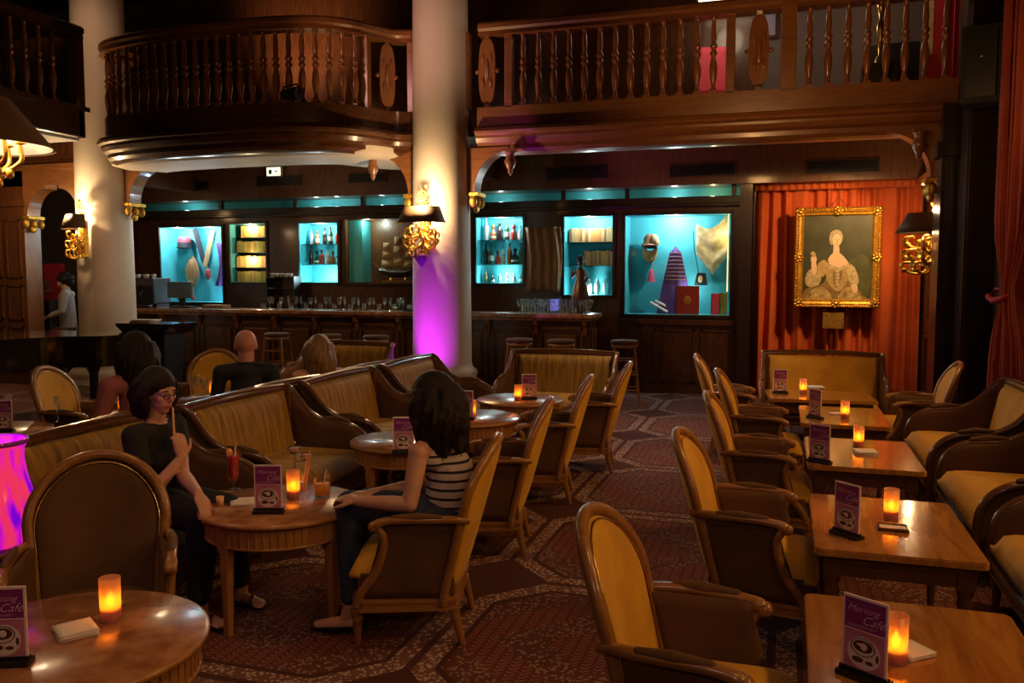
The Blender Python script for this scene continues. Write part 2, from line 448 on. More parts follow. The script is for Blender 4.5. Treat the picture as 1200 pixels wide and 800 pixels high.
# window-like strip of small lights above the shelves (a recessed transom)
struct('trim_1', MB().box(-16, -.45, WY - .06, WY + .1, 2.66, 2.80, .01).box(-16, -.45, WY - .02, WY + .45, 2.76, 2.79), 'black_wood')
x0t = atY(155, 230, WY)[0]
t = MB()
for px in (155, 258, 345, 425, 485, 557, 660, 735, 860):
    X = atY(px, 230, WY)[0]; t.box(X - .03, X + .03, WY - .01, WY + .06, 2.79, 2.95)
struct('trim_2', t, 'black_wood')
struct('wall_transom', MB().box(-11.2, -.45, WY + .30, WY + .34, 2.79, 3.0), 'teal_paint')
# header board under the balcony with its grilles
struct('wall_header', MB().box(-16, 1.76, WY - .18, WY + .5, 2.95, 3.5), 'panel_wood')
for (a, b, c, d) in ((640, 194, 711, 210), (784, 191, 862, 207), (945, 186, 1031, 203), (300, 205, 352, 218), (203, 212, 245, 224), (408, 202, 452, 214)):
    X0, X1, Z0, Z1 = rectY(a, b, c, d, WY - .2)
    g = thing('ventilation_grille', '', 'ventilation grille', ((X0 + X1) / 2, WY - .18, Z0))
    g['label'] = 'dark slatted grille in the wood header ' + {640: 'over the brown hanging cloth right of the column', 784: 'over the teal display case with the cloak', 945: 'over the red curtain and portrait', 300: 'beside the small lit sign', 203: 'above the teal niche with the lute', 408: 'left of the column, above the model ship'}[a]
    w_, h_ = X1 - X0, Z1 - Z0
    fr = MB().box(-w_ / 2, w_ / 2, -.025, 0, 0, .015).box(-w_ / 2, w_ / 2, -.025, 0, h_ - .015, h_).box(-w_ / 2, -w_ / 2 + .015, -.025, 0, 0, h_).box(w_ / 2 - .015, w_ / 2, -.025, 0, 0, h_)
    fr.build('frame', 'dark_wood_x', g)
    sl = MB().box(-w_ / 2 + .01, w_ / 2 - .01, -.004, -.001, .01, h_ - .01)
    for k in range(7): z = .015 + (h_ - .03) * (k + .3) / 7; sl.box(-w_ / 2 + .012, w_ / 2 - .012, -.018, -.004, z, z + .010)
    sl.build('slats', 'black', g)

# alcove at the right with curtain and portrait
struct('wall_alcove', MB().box(-.45, 1.95, 12.75, 12.85, 0, 3.5), 'panel_wood')
struct('wall_alcove_left', MB().box(-.62, -.45, WY - .12, 12.8, 0, 2.95), 'black_wood')
w = MB().box(1.76, 1.95, 10.55, 12.8, 0, 3.5)
for (y0, y1) in ((10.75, 11.4), (11.5, 12.2)):
    for (z0, z1) in ((.15, .95), (1.1, 2.5)):
        w.box(1.735, 1.76, y0, y0 + .05, z0, z1); w.box(1.735, 1.76, y1 - .05, y1, z0, z1); w.box(1.735, 1.76, y0, y1, z0, z0 + .05); w.box(1.735, 1.76, y0, y1, z1 - .05, z1)
struct('wall_alcove_right', w, 'panel_wood')
struct('trim_3', MB().sweep([(1.76, 10.5, 2.84), (1.76, 12.7, 2.84)], [(.0, -.08), (.0, .1), (.16, .1), (.15, .06), (.09, .03), (.06, -.03), (.03, -.08)], (0, 0, 1), smooth=False), 'rail_wood')
# dark pilasters at the right end
pl = MB().box(1.55, 1.98, 10.1, 10.55, 0, 3.5).box(1.52, 2.0, 10.06, 10.5, 0, .25).box(1.50, 2.0, 10.05, 10.5, 2.95, 3.1)
for k in range(3): pl.box(1.60 + k * .12, 1.66 + k * .12, 10.08, 10.1, .35, 2.9)
struct('pilaster', pl, 'black_wood')
struct('wall_right', MB().box(1.98, 2.1, -4, 12.85, 0, 6.5), 'dark_wall')
pl = MB().box(1.72, 1.98, 9.55, 9.95, 0, 5.2)
for k in range(5): pl.box(1.70, 1.72, 9.58 + k * .075, 9.62 + k * .075, .3, 5.0)
struct('pilaster', pl, 'black_wood')

# ------------------------------------------------------------------ columns
def column(X, Y, r):
    p = [(r * 1.42, 0), (r * 1.42, .16), (r * 1.40, .17), (r * 1.36, .2), (r * 1.40, .25), (r * 1.30, .31), (r * 1.18, .34), (r * 1.15, .38), (r * 1.20, .42), (r * 1.16, .47), (r * 1.04, .5), (r, .56)]
    for k in range(1, 13): z = .56 + k * .5; p.append((r * (1 - .010 * k), z))
    c = MB().lathe(p, seg=64, cap=True); c.box(-r * 1.45, r * 1.45, -r * 1.45, r * 1.45, 0, .12)
    o = struct('column', c, 'plaster'); o.location = (X, Y, 0); return o
column(-4.25, BY + .02, .385); column(-9.64, BY + .02, .40)
struct('column', MB().lathe([(.32, 0), (.32, 3.4)], (-14.5, 10.3, 0), 32), 'plaster')

# ------------------------------------------------------------------ balcony
def catmull(P, n=8):
    P = [Vector(p) for p in P]; Q = [P[0] * 2 - P[1]] + P + [P[-1] * 2 - P[-2]]; out = []
    for i in range(1, len(Q) - 2):
        for k in range(n):
            t = k / n; a, b, c, d = Q[i - 1:i + 3]
            out.append(.5 * ((2 * b) + (c - a) * t + (2 * a - 5 * b + 4 * c - d) * t * t + (3 * b - a - 3 * c + d) * t ** 3))
    out.append(P[-1]); return out
FAS = [(-.25, 3.80), (-.0, 3.80), (.0, 3.56), (.05, 3.55), (.09, 3.53), (.11, 3.49), (.10, 3.46), (.06, 3.44), (.06, 3.41), (.03, 3.36), (-.02, 3.33), (-.02, 3.28), (-.06, 3.24), (-.12, 3.22), (-.25, 3.22)]
def fascia(path, prof, name='trim_4', m='rail_wood'):
    """profile offsets are outward (to the right of travel when walking -X..+X at the front: toward -Y)"""
    n = len(path); vs = []; k = len(prof)
    for i in range(n):
        t = (path[min(i + 1, n - 1)] - path[max(i - 1, 0)]).normalized(); o = Vector((t.y, -t.x, 0))
        for a, z in prof: vs.append((path[i].x + o.x * a, path[i].y + o.y * a, z))
    fs = [(i * k + j, i * k + (j + 1) % k, (i + 1) * k + (j + 1) % k, (i + 1) * k + j) for i in range(n - 1) for j in range(k)]
    return MB().add(vs, fs, False)
bay = catmull([(-9.0, 10.25, 0), (-9.05, 9.85, 0), (-8.85, 9.55, 0), (-8.4, 9.35, 0), (-7.6, 9.24, 0), (-6.8, 9.22, 0), (-6.1, 9.24, 0), (-5.55, 9.36, 0), (-5.2, 9.6, 0), (-5.0, 9.95, 0), (-4.86, 10.2, 0), (-4.6, 10.3, 0), (-4.3, 10.3, 0)])
struct('trim_4', fascia(bay, FAS), 'dark_wood_x')
dk = MB().prism([(p.x, p.y + .1) for p in bay] + [(-4.3, 11), (-9, 11)], 'z', 3.45, 3.72)
struct('trim_5', dk, 'dark_wood_x')
str_path = [Vector((-3.75, BY, 0)), Vector((1.72, BY, 0))]
struct('trim_6', fascia(str_path, FAS), 'rail_wood')
struct('ceiling_gallery_floor', MB().box(-9.0, 1.98, 10.4, 15.6, 3.46, 3.74), 'panel_wood')
# cream band inside the bay soffit
struct('trim_7', fascia([p + Vector((0, .28, 0)) for p in bay[6:-12]], [(.12, 3.42), (.12, 3.24), (-.02, 3.20), (-.6, 3.16), (-.6, 3.42)]), 'plaster')

BAL = [(.036, 0), (.030, .03), (.024, .04), (.030, .055), (.019, .075), (.022, .12), (.034, .2), (.038, .27), (.034, .34), (.024, .40), (.020, .425), (.034, .45), (.036, .47), (.022, .495), (.022, .505), (.036, .53), (.034, .55), (.020, .575), (.024, .61), (.028, .68), (.022, .78), (.018, .83), (.028, .85), (.030, .87), (.020, .885), (.030, .90)]
bal_mesh = None
def baluster(parent, X, Y, z=3.80, s=1.0):
    global bal_mesh
    if bal_mesh is None:
        mb = MB().lathe(BAL, seg=14); mb.box(-.034, .034, -.034, .034, 0, .03).box(-.034, .034, -.034, .034, .87, .9)
        o = mb.build('baluster', 'baluster_wood', parent); bal_mesh = o
    else:
        o = bal_mesh.copy(); C.objects.link(o); o.parent = parent
    o.location = (X, Y, z); o.scale = (s * 1.22, s * 1.22, s)
def post(parent, X, Y, w=.10):
    MB().box(X - w / 2, X + w / 2, Y - w / 2, Y + w / 2, 3.78, 4.74, .008).build('post', 'rail_wood', parent)
def splat(parent, X, Y, rot=0):
    out = []
    for k in range(32):
        a = 2 * PI * k / 32; c, s_ = math.cos(a), math.sin(a)
        out.append((.11 * abs(c) ** .7 * (1 if c > 0 else -1), .45 + .40 * abs(s_) ** .75 * (1 if s_ > 0 else -1)))
    m_ = MB().prism(out, 'y', -.02, .02); m_.ball((0, -.02, .45), (.035, .02, .16)).ball((.05, -.02, .6), (.02, .015, .07)).ball((-.05, -.02, .6), (.02, .015, .07)).ball((.05, -.02, .3), (.02, .015, .07)).ball((-.05, -.02, .3), (.02, .015, .07))
    m_.box(-.03, .03, -.02, .02, 0, .07).box(-.03, .03, -.02, .02, .84, .9).ball((-.13, 0, .45), (.03, .02, .03)).ball((.13, 0, .45), (.03, .02, .03))
    o = m_.build('carved_splat', 'baluster_wood', parent); o.location = (X, Y, 3.80); o.rotation_euler = (0, 0, rot)
RAIL = [(-.10, -.03), (-.085, .02), (-.11, .05), (-.105, .10), (-.06, .135), (.06, .135), (.105, .10), (.11, .05), (.085, .02), (.10, -.03)]
r1 = thing('balcony_railing', 'straight turned-baluster balcony railing right of the violet-lit column', 'railing')
MB().sweep([(-3.72, BY + .05, 4.70), (1.66, BY + .05, 4.70)], [(-a, b) for a, b in RAIL], (0, 0, 1), smooth=False).build('handrail', 'rail_wood', r1)
for px in (613, 631, 649, 667, 685, 703, 721, 739, 758, 777, 797, 817, 836, 948, 970, 993, 1016, 1038, 1060, 1083, 1107):
    baluster(r1, atY(px, 80, BY + .05)[0], BY + .05)
for px in (547, 597, 856): post(r1, atY(px, 80, BY + .05)[0], BY + .05)
post(r1, atY(924, 80, BY + .05)[0], BY + .02, .17)
for px in (571, 889): splat(r1, atY(px, 80, BY + .05)[0], BY + .05)
r2 = thing('balcony_railing', 'bowed turned-baluster balcony railing of the bay between the two columns', 'railing')
inner = []
for i, p in enumerate(bay):
    t_ = (bay[min(i + 1, len(bay) - 1)] - bay[max(i - 1, 0)]).normalized(); inner.append(p - Vector((t_.y, -t_.x, 0)) * .06)
MB().sweep([(p.x, p.y, 4.70) for p in inner], [(-a, b) for a, b in RAIL], (0, 0, 1), smooth=False).build('handrail', 'rail_wood', r2)
acc = 0.0; last = inner[0]; nxt = .1; L_ = 0
tot = sum((inner[i + 1] - inner[i]).length for i in range(len(inner) - 1))
for i in range(1, len(inner)):
    seg = (inner[i] - inner[i - 1]).length
    while nxt <= acc + seg:
        p = inner[i - 1].lerp(inner[i], (nxt - acc) / seg)
        if nxt < tot - 1.15: baluster(r2, p.x, p.y)
        elif abs(nxt - (tot - 1.0)) < .09 or abs(nxt - (tot - .35)) < .09: post(r2, p.x, p.y)
        elif abs(nxt - (tot - .68)) < .09: d_ = inner[i] - inner[i - 1]; splat(r2, p.x, p.y, math.atan2(d_.y, d_.x))
        nxt += .165
    acc += seg
# left wing of the balcony running toward the viewer
LX = -8.62; LY = 8.95
struct('ceiling_left_gallery', MB().box(-14, LX - .1, 3.5, LY, 3.42, 3.72), 'plaster')
struct('trim_8', MB().box(LX - .12, LX, 3.5, LY, 3.45, 3.86, .02).box(-14, LX, LY - .1, LY + .02, 3.45, 3.86, .02).box(LX - .1, LX + .05, 3.5, LY + .05, 3.78, 3.84), 'dark_wood')
r3 = thing('balcony_railing', 'railing of the left balcony wing running toward the viewer beside the left column', 'railing')
MB().sweep([(LX - .06, 3.5, 4.72), (LX - .06, LY, 4.72)], [(-a, b) for a, b in RAIL], (0, 0, 1), smooth=False).build('handrail', 'dark_wood', r3)
for k in range(14): baluster(r3, LX - .06, LY - .42 - k * .2, 3.84)
post(r3, LX - .06, LY - .05, .14)
MB().box(-10.2, LX - .06, LY - .06, LY - .02, 3.86, 4.75).build('end_panel', 'dark_wood', r3)

# arch brackets between columns, balcony and pilasters
def arch_bracket(X, d, y=BY + .12, z0=2.75, z1=3.30, w=.52, name='arch_bracket', m='rail_wood', label=''):
    poly = [(X, z0), (X, z1), (X + d * w, z1)]
    for k in range(13):
        a = PI / 2 * k / 12; poly.append((X + d * (w - (w - .07) * math.sin(a)), z1 - .05 - (z1 - z0 - .05) * (1 - math.cos(a))))
    t_ = thing(name, label, 'bracket'); m1 = MB().prism(poly, 'y', y - .12, y + .12); m1.build('spandrel', m, t_)
    c = MB().box(min(X, X + d * .13), max(X, X + d * .13), y - .15, y + .15, z0 - .05, z0, .008)
    for k in range(3):
        c.ball((X + d * .06, y - .14 + .14 * k, z0 - .12), (.055, .04, .075))
    c.ball((X + d * .05, y, z0 - .2), (.04, .06, .06)); c.build('carved_corbel', 'gilt', t_)
    return t_
arch_bracket(-3.86, 1, label='arched wood bracket on the right side of the violet-lit column')
arch_bracket(-4.64, -1, label='arched wood bracket on the left side of the violet-lit column')
arch_bracket(-9.23, 1, label='arched wood bracket with gilt corbel on the left white column')
arch_bracket(1.55, -1, label='arched wood bracket on the dark pilaster right of the portrait')
# beams from the columns back to the wall
struct('beam', MB().box(-4.4, -4.1, 10.72, WY, 3.1, 3.46), 'dark_wood')
struct('beam', MB().box(-9.8, -9.5, 10.73, WY, 3.1, 3.46), 'dark_wood')
def drop(X, Y, label):
    t_ = MB().lathe([(.06, .12), (.07, .10), (.05, .07), (.055, .02), (.075, -.02), (.06, -.07), (.03, -.13), (.035, -.15), (.012, -.18), (.001, -.2)], seg=16)
    t_.box(-.07, .07, -.07, .07, .1, .14)
    o = t_.build('turned_pendant', 'rail_wood'); tag(o, label, 'pendant', loc=(X, Y, 3.2 - .02)); return o
for px, py, l in ((437, 185, 'turned wood drop hanging under the bowed balcony left of the violet-lit column'), (598, 185, 'turned wood drop hanging under the balcony right of the violet-lit column'), (1077, 172, 'turned wood drop hanging under the balcony above the portrait alcove')):
    X, Z = atY(px, py, BY - .1); o = drop(X, BY - .1, l); o.location.z = 3.12
# loudspeaker on the pilaster
t_ = thing('loudspeaker', 'black box loudspeaker mounted high on the dark pilaster beside the balcony', 'loudspeaker', (1.76, 9.32, 3.32), R(-20))
MB().prism([(-.16, -.19), (.2, -.15), (.17, .15), (-.16, .17)], 'z', 0, .72).build('cabinet', 'speaker_grey', t_)
MB().box(-.12, .14, -.2, -.185, .05, .67).build('grille', 'black', t_)
MB().ball((.02, -.205, .42), .015).build('badge', 'steel', t_)
MB().box(.02, .08, .1, .34, .3, .36).build('wall_mount', 'black', t_)

# upper gallery behind the railings
struct('wall_gallery', MB().box(-17, 2.1, 15.4, 15.5, 3.7, 6.6), 'dark_wall')
rf = MB().slab(lambda u, v: (-17 + 19.2 * u, 15.5 - 7.5 * v, 5.6 + 6.0 * v), 1, 1, (0, 0, .1), False)
struct('ceiling_gallery_roof', rf, 'ceiling_board')
bt = MB()
for k in range(52):
    X = -16.8 + k * .36; bt.add([(X + dx, 15.4 - 7.4 * v, 5.6 + 5.95 * v - dz) for v in (0, 1) for dx, dz in ((0, 0), (.05, 0), (.05, .06), (0, .06))], [(0, 1, 5, 4), (1, 2, 6, 5), (2, 3, 7, 6), (3, 0, 4, 7)])
for v in (.05, .22, .4, .6, .8): bt.box(-17, 2.1, 15.35 - 7.4 * v, 15.5 - 7.4 * v, 5.4 + 5.95 * v, 5.58 + 5.95 * v)
struct('trim_9', bt, 'black_wood')
struct('ceiling', MB().box(-17, 2.1, -4, 8.2, 7.6, 7.7), 'ceiling_board')
# right half of the gallery: a paler partition with lit things
struct('wall_gallery_partition', MB().box(-2.9, 1.95, 13.0, 13.08, 3.74, 5.6), 'grey_wall')
X0, X1, Z0, Z1 = rectY(806, 22, 812, 92, 12.9)
tag(MB().box(X0, X1, 12.9, 12.96, 3.75, Z1).build('lamp_strip', 'gallery_lamp'), 'narrow upright yellow light strip behind the balcony balusters', 'light strip')
X0, X1, Z0, Z1 = rectY(818, 18, 912, 48, 12.95)
t_ = thing('wall_picture', 'pale grey picture in a dark frame on the upstairs gallery wall', 'picture', ((X0 + X1) / 2, 12.98, Z0))
MB().box(-(X1 - X0) / 2, (X1 - X0) / 2, -.03, 0, 0, .6).build('frame', 'dark_wood', t_); MB().box(-(X1 - X0) / 2 + .04, (X1 - X0) / 2 - .04, -.04, -.028, .04, .56).build('picture_sheet', 'paper_blue', t_)
X0, Z0 = atY(850, 6, 12.2)
t_ = thing('ceiling_lamp', 'long pale ceiling lamp seen above the balcony handrail', 'ceiling lamp', (X0 + .1, 12.3, 5.45)); MB().box(-.5, .5, -.15, .15, 0, .05, .01).build('housing', 'brass', t_); MB().box(-.46, .46, -.12, .12, -.012, 0).build('diffuser', 'lamp_white', t_)
def red_chair(px, label, Y=12.2, s=1, m='pink_cloth'):
    X = atY(px, 80, Y)[0]; t_ = thing('upholstered_chair', label, 'chair', (X, Y, 3.74), R(10))
    MB().slab(lambda u, v: ((u - .5) * .52 * s * (1 - .35 * v), .25 + .1 * v, .4 + .75 * s * v), 8, 8, (0, .07, 0)).build('backrest', m, t_)
    MB().box(-.27, .27, -.25, .28, .32, .45, .03).build('seat', m, t_)
    for a in (-.22, .22):
        for b_ in (-.2, .22): MB().cone((a, b_, 0), (a, b_, .33), .015, .025).build('leg', 'black', t_)
red_chair(838, 'bright pink-red chair behind the balcony railing right of centre')
X = atY(1118, 40, 12.0)[0]
cd = MB().slab(lambda u, v: (X + (u - .5) * .22 + .0, 12.0 + .03 * math.sin(u * 22), 4.0 + 1.5 * v), 20, 4, (0, .03, 0))
tag(cd.build('hanging_drape', 'red_cloth'), 'narrow red drape hanging behind the right end of the balcony', 'drape')
X = atY(1097, 40, 12.1)[0]
t_ = thing('gallery_poster', 'red and cream picture panel leaning behind the right balusters upstairs', 'picture', (X, 12.2, 3.74)); MB().box(-.12, .12, 0, .04, 0, 1.55).build('panel', 'red_cloth', t_); MB().box(-.12, -.02, -.01, 0, .75, 1.55).build('pale_strip', 'cream_cloth', t_)
X = atY(1029, 40, 11.6)[0]
tag(MB().lathe([(.07, 0), (.06, .06), (.02, .12), (.03, .3), (.055, .4), (.04, .5), (.02, .55), (.045, .66), (.06, .74), (.03, .82), (.04, .9), (.0, 1.0)], seg=12).build('brass_statuette', 'brass'), 'slim brass statuette gleaming behind the right-hand balusters', 'statuette', loc=(X, 11.3, 4.2), group=None)
MBs = MB().box(-.2, .2, -.2, .2, 0, .46, .02); o = MBs.build('pedestal', 'black_wood'); tag(o, 'dark pedestal carrying the brass statuette on the balcony', 'pedestal', loc=(X, 11.3, 3.74))
X = atY(1055, 50, 11.4)[0]
t_ = thing('stage_monitor', 'black television-like box standing behind the right end of the railing', 'monitor', (X, 12.1, 3.74)); MB().box(-.3, .3, -.05, .05, .35, .9, .01).build('screen', 'black', t_); MB().cone((0, 0, 0), (0, 0, .4), .16, .03).build('stand', 'black', t_)
# dark hat-like speaker on the bay ledge
t_ = thing('stage_lamp', 'small black lamp lying on the ledge of the bowed balcony', 'lamp', (*atY(343, 124, 9.22)[:1], 9.2, 3.80)); MB().cone((-.12, 0, .07), (.1, 0, .07), .06, .09, 14).build('housing', 'black', t_); MB().tube([(-.15, 0, 0), (-.1, 0, .17), (.08, 0, .19), (.15, 0, 0)], .012).build('yoke', 'black', t_)

# ------------------------------------------------------------------ left end: pilaster, arch, room beyond
xa = atY(0, 300, BY)[0]; xb = atY(30, 300, BY)[0]; 
pm = MB().box(xa - 1.2, xb, BY, BY + .3, 0, 3.3)
def mould(mb, x0, x1, z0, z1, y, t=.03):
    mb.box(x0, x1, y - .015, y, z0, z0 + t).box(x0, x1, y - .015, y, z1 - t, z1).box(x0, x0 + t, y - .015, y, z0, z1).box(x1 - t, x1, y - .015, y, z0, z1)
for (z0, z1) in ((.2, .9), (1.0, 1.55), (1.65, 2.55)): mould(pm, xb - .38, xb - .08, z0, z1, BY, .03); mould(pm, xb - .85, xb - .48, z0, z1, BY, .03)
pm.box(xa - 1.2, xb + .03, BY - .05, BY + .3, 2.75, 2.85)
struct('pilaster', pm, 'panel_wood')
arch_bracket(xb, 1, z0=2.6, z1=3.05, w=.42, m='rail_wood', label='arched wood bracket on the panelled pilaster at the left edge')
arch_bracket(-10.04, -1, z0=2.6, z1=3.05, w=.42, m='rail_wood', label='arched wood bracket on the left side of the left white column')
struct('beam', MB().box(-16, -9.3, BY, BY + .3, 3.05, 3.42).box(-16, -9.75, BY - .06, BY + .1, 3.28, 3.36), 'rail_wood')
struct('wall_left_back', MB().box(-16, -10.95, 12.2, 12.3, 0, 3.4), 'dark_wall')
struct('ceiling_left', MB().box(-16, -8.9, 10.3, 12.4, 3.42, 3.7), 'dark_wood')
tag(MB().box(*sorted((atY(52, 340, 12.1)[0], atY(72, 340, 12.1)[0])), 12.1, 12.19, .9, 1.9).build('wall_hanging', 'red_cloth'), 'dark red wall hanging in the dim room behind the left arch', 'wall hanging')
X = atY(41, 340, 11.6)[0] - .12
t_ = thing('shelf_unit', 'black shelf unit standing in the dim room behind the left arch', 'shelf unit', (X, 11.7, 0))
MB().box(-.32, -.29, 0, .4, 0, 1.25).box(.29, .32, 0, .4, 0, 1.25).box(-.32, .32, .38, .4, 0, 1.25).build('carcass', 'black_wood', t_)
for k in range(6): MB().box(-.29, .29, 0, .38, .1 + .22 * k, .12 + .22 * k).build('shelf', 'black_wood', t_)
pt = thing('potted_plant', 'low green plant in a pot on the black shelf unit', 'plant', (X - .02, 11.85, 1.25)); MB().lathe([(.05, 0), (.08, .12), (.085, .13)], seg=16).build('pot', 'black', pt)
lf = MB()
for k in range(40):
    a = k * 2.4; rr = .05 + .12 * random.random(); h = .15 + .2 * random.random()
    c = Vector((math.cos(a) * rr, math.sin(a) * rr, h)); lf.ball(c, (.05, .03, .008), 8, 4, Matrix.Rotation(a, 3, 'Z') @ Matrix.Rotation(-.6 + random.random(), 3, 'Y'))
lf.build('foliage', 'leaf_green', pt)

# ------------------------------------------------------------------ niches in the back wall
def niche(key, nm, label, cat, inner='teal_paint', depth=.38, shelves=(), glassy=True, frame=True):
    X0, X1, Z0, Z1 = OP[key]; w_ = X1 - X0; h_ = Z1 - Z0
    t_ = thing(nm, label, cat, ((X0 + X1) / 2, WY, Z0))
    a = w_ / 2
    MB().box(-a, a, depth, depth + .02, 0, h_).build('back_panel', inner, t_)
    MB().box(-a, -a + .02, 0, depth, 0, h_).box(a - .02, a, 0, depth, 0, h_).box(-a, a, 0, depth, h_ - .02, h_).box(-a, a, 0, depth, 0, .02).build('casing', inner, t_)
    if frame:
        MB().box(-a - .03, -a + .012, -.03, .01, -.03, h_ + .03).box(a - .012, a + .03, -.03, .01, -.03, h_ + .03).box(-a, a, -.03, .01, h_ - .012, h_ + .03).box(-a, a, -.03, .01, -.03, .012).build('frame', 'black_wood', t_)
    for z in shelves: MB().box(-a + .02, a - .02, .04, depth - .01, z, z + .014).build('shelf', 'clear_glass_teal' if glassy else 'brass', t_)
    return t_, (X0, X1, Z0, Z1)
BT = {'round': [(.036, 0), (.037, .01), (.037, .15), (.034, .175), (.015, .205), (.013, .26), (.016, .262), (.016, .275)],
      'square': [(.042, 0), (.043, .12), (.036, .14), (.014, .155), (.014, .185), (.019, .187), (.019, .215)],
      'decanter': [(.05, 0), (.052, .05), (.045, .11), (.02, .14), (.017, .17), (.026, .175), (.028, .20), (.004, .23)]}
PR = {}
def bottle(kind, m):
    k = (kind, m)
    if k in PR: o = PR[k].copy(); C.objects.link(o)
    else:
        mb = MB().lathe(BT[kind], seg=14); o = mb.build('bottle', m); PR[k] = o
        h_ = .1 if kind != 'decanter' else .05
    return o
BK = ['round', 'square', 'decanter']; BM = ['bottle_amber', 'bottle_green', 'bottle_clear', 'bottle_dark', 'bottle_red']
LBL = {}
def label_band(parent, kind):
    if kind in LBL: o = LBL[kind].copy(); C.objects.link(o); o.parent = parent
    else:
        r = {'round': .0375, 'square': .0437, 'decanter': .0525}[kind]; z = {'round': (.05, .12), 'square': (.03, .10), 'decanter': (.03, .06)}[kind]
        o = MB().lathe([(r, z[0]), (r, z[1])], seg=14, cap=False).build('paper_label', 'bottle_label', parent); LBL[kind] = o
    return o
def bottles(x0, x1, z, y, n, label, group, s=1.0):
    for i in range(n):
        k = BK[(i * 2 + n) % 3] if i % 3 else 'round'; o = bottle(k, BM[(i * 3 + int(z * 10)) % 5]); PRl = label_band(o, k) if i % 2 else None
        sc = s * (.9 + .25 * random.random()); o.scale = (sc, sc, sc)
        tag(o, label, 'bottle', group, ((x0 + (x1 - x0) * (i + .5) / n), y + random.uniform(-.02, .02), z))
BOOK = {}
def book_row(x0, x1, z, y, h, label, group, mats, depth=.16):
    x = x0; i = 0
    while x < x1 - .02:
        w_ = random.uniform(.026, .042); m_ = mats[random.randrange(len(mats))]; key = (m_,)
        if key not in BOOK:
            mb = MB().box(-.5, .5, 0, 1, 0, 1); b_ = mb.build('book', m_); mb = MB().box(-.44, .44, .02, .985, .97, 1.002); pg = mb.build('pages', 'paper', b_); BOOK[key] = (b_, pg); o = b_
        else:
            b_, pg = BOOK[key]; o = b_.copy(); C.objects.link(o); p2 = pg.copy(); C.objects.link(p2); p2.parent = o
        o.scale = (w_ * .94, depth, h * random.uniform(.88, 1)); tag(o, label, 'book', group, (x + w_ / 2, y, z)); x += w_; i += 1

TEALN = dict(depth=.38)
# 1 lute niche
t_, (X0, X1, Z0, Z1) = niche('lute', 'display_niche', 'teal display niche showing a brown lute and hanging straps', 'display niche')
cx = (X0 + X1) / 2
def hp(px, py, Y=WY + .28):
    X, Z = atY(px, py, Y); return Vector((X, Y, Z))
lu = thing('lute', 'brown ribbed pear-shaped lute hanging against the teal niche', 'lute', tuple(hp(226, 320)))
mb = MB().lathe([(.002, .30), (.05, .26), (.10, .18), (.13, .07), (.135, 0), (.12, -.07), (.085, -.15), (.04, -.22), (.02, -.24)], seg=20, sy=.45); mb.build('body', 'book_brown', lu)
mb = MB(); 
for k in range(-3, 4): mb.tube([(k * .012, -.062, -.2), (k * .03, -.066, -.05), (k * .03, -.066, .08), (k * .008, -.03, .25)], .004, 6)
mb.build('ribs', 'book_tan', lu)
MB().box(-.016, .016, -.03, .0, -.42, -.22).build('neck', 'book_brown', lu); MB().box(-.03, .03, -.035, .01, -.47, -.42, .005).build('peg_head', 'book_red', lu)
for k, (px, m_) in enumerate(((243, 'cloth_navy'), (243, 'cloth_navy'))):
    pass
def strap(pts, wd, m_, name, label, cat, Y=WY + .30):
    P_ = catmull([hp(a, b, Y) for a, b in pts], 6); mb = MB(); vs = []
    mb.sweep(P_, [(-wd, -.006), (wd, -.006), (wd, .006), (-wd, .006)], (0, 1, 0), smooth=False)
    return tag(mb.build(name, m_), label, cat)
strap([(228, 268), (233, 285), (238, 303), (243, 312)], .05, 'cloth_navy', 'leather_strap', 'left arm of the dark V-shaped strap in the teal niche', 'strap')
strap([(249, 270), (246, 285), (243, 300), (240, 312)], .045, 'drape_brown', 'leather_strap', 'right arm of the V-shaped strap in the teal niche', 'strap', WY + .28)
o = MB().ball((0, 0, 0), (.055, .03, .10)).build('leather_pouch', 'book_red'); tag(o, 'small dark red pouch hanging right of the lute', 'pouch', loc=tuple(hp(244, 321)))
t2 = thing('soldier_cap', 'red-topped dark cap hanging above the lute', 'cap', tuple(hp(216, 285)))
MB().lathe([(.12, 0), (.13, .06), (.10, .10), (.0, .12)], seg=20, sy=.6).build('crown', 'red_cloth', t2); MB().lathe([(.13, -.09), (.135, .02)], seg=20, sy=.6).build('band', 'cloth_navy', t2); MB().ball((0, -.07, -.07), (.13, .06, .012)).build('peak', 'black', t2)
tag(MB().slab(lambda u, v: Vector(hp(252 + 8 * u + 5 * math.sin(v * 3), 335 - 50 * v, WY + .33)) + Vector((0, .02 * math.sin(u * 9), 0)), 8, 10, (0, .015, 0)).build('draped_cloth', 'purple_cloth'), 'dark blue cloth hanging at the right side of the lute niche', 'cloth')

# 2 books niche
t_, (X0, X1, Z0, Z1) = niche('books', 'bookcase_niche', 'narrow lit niche with four rows of golden books', 'bookcase', inner='teal_deep', shelves=[(OP['books'][3] - OP['books'][2]) * k / 4 for k in (1, 2, 3)])
for k in range(4):
    h_ = (Z1 - Z0) / 4
    book_row(X0 + .05 + (.1 if k == 3 else 0), X1 - .05, Z0 + h_ * k + .018, WY + .12, h_ * .78, 'golden-brown book spine in the %s row of the narrow bookcase niche' % ('lowest', 'second lowest', 'second highest', 'highest')[k], 'books in the %s row of the narrow niche' % ('lowest', 'second', 'third', 'highest')[k], ['book_orange', 'book_tan', 'book_yellow'])
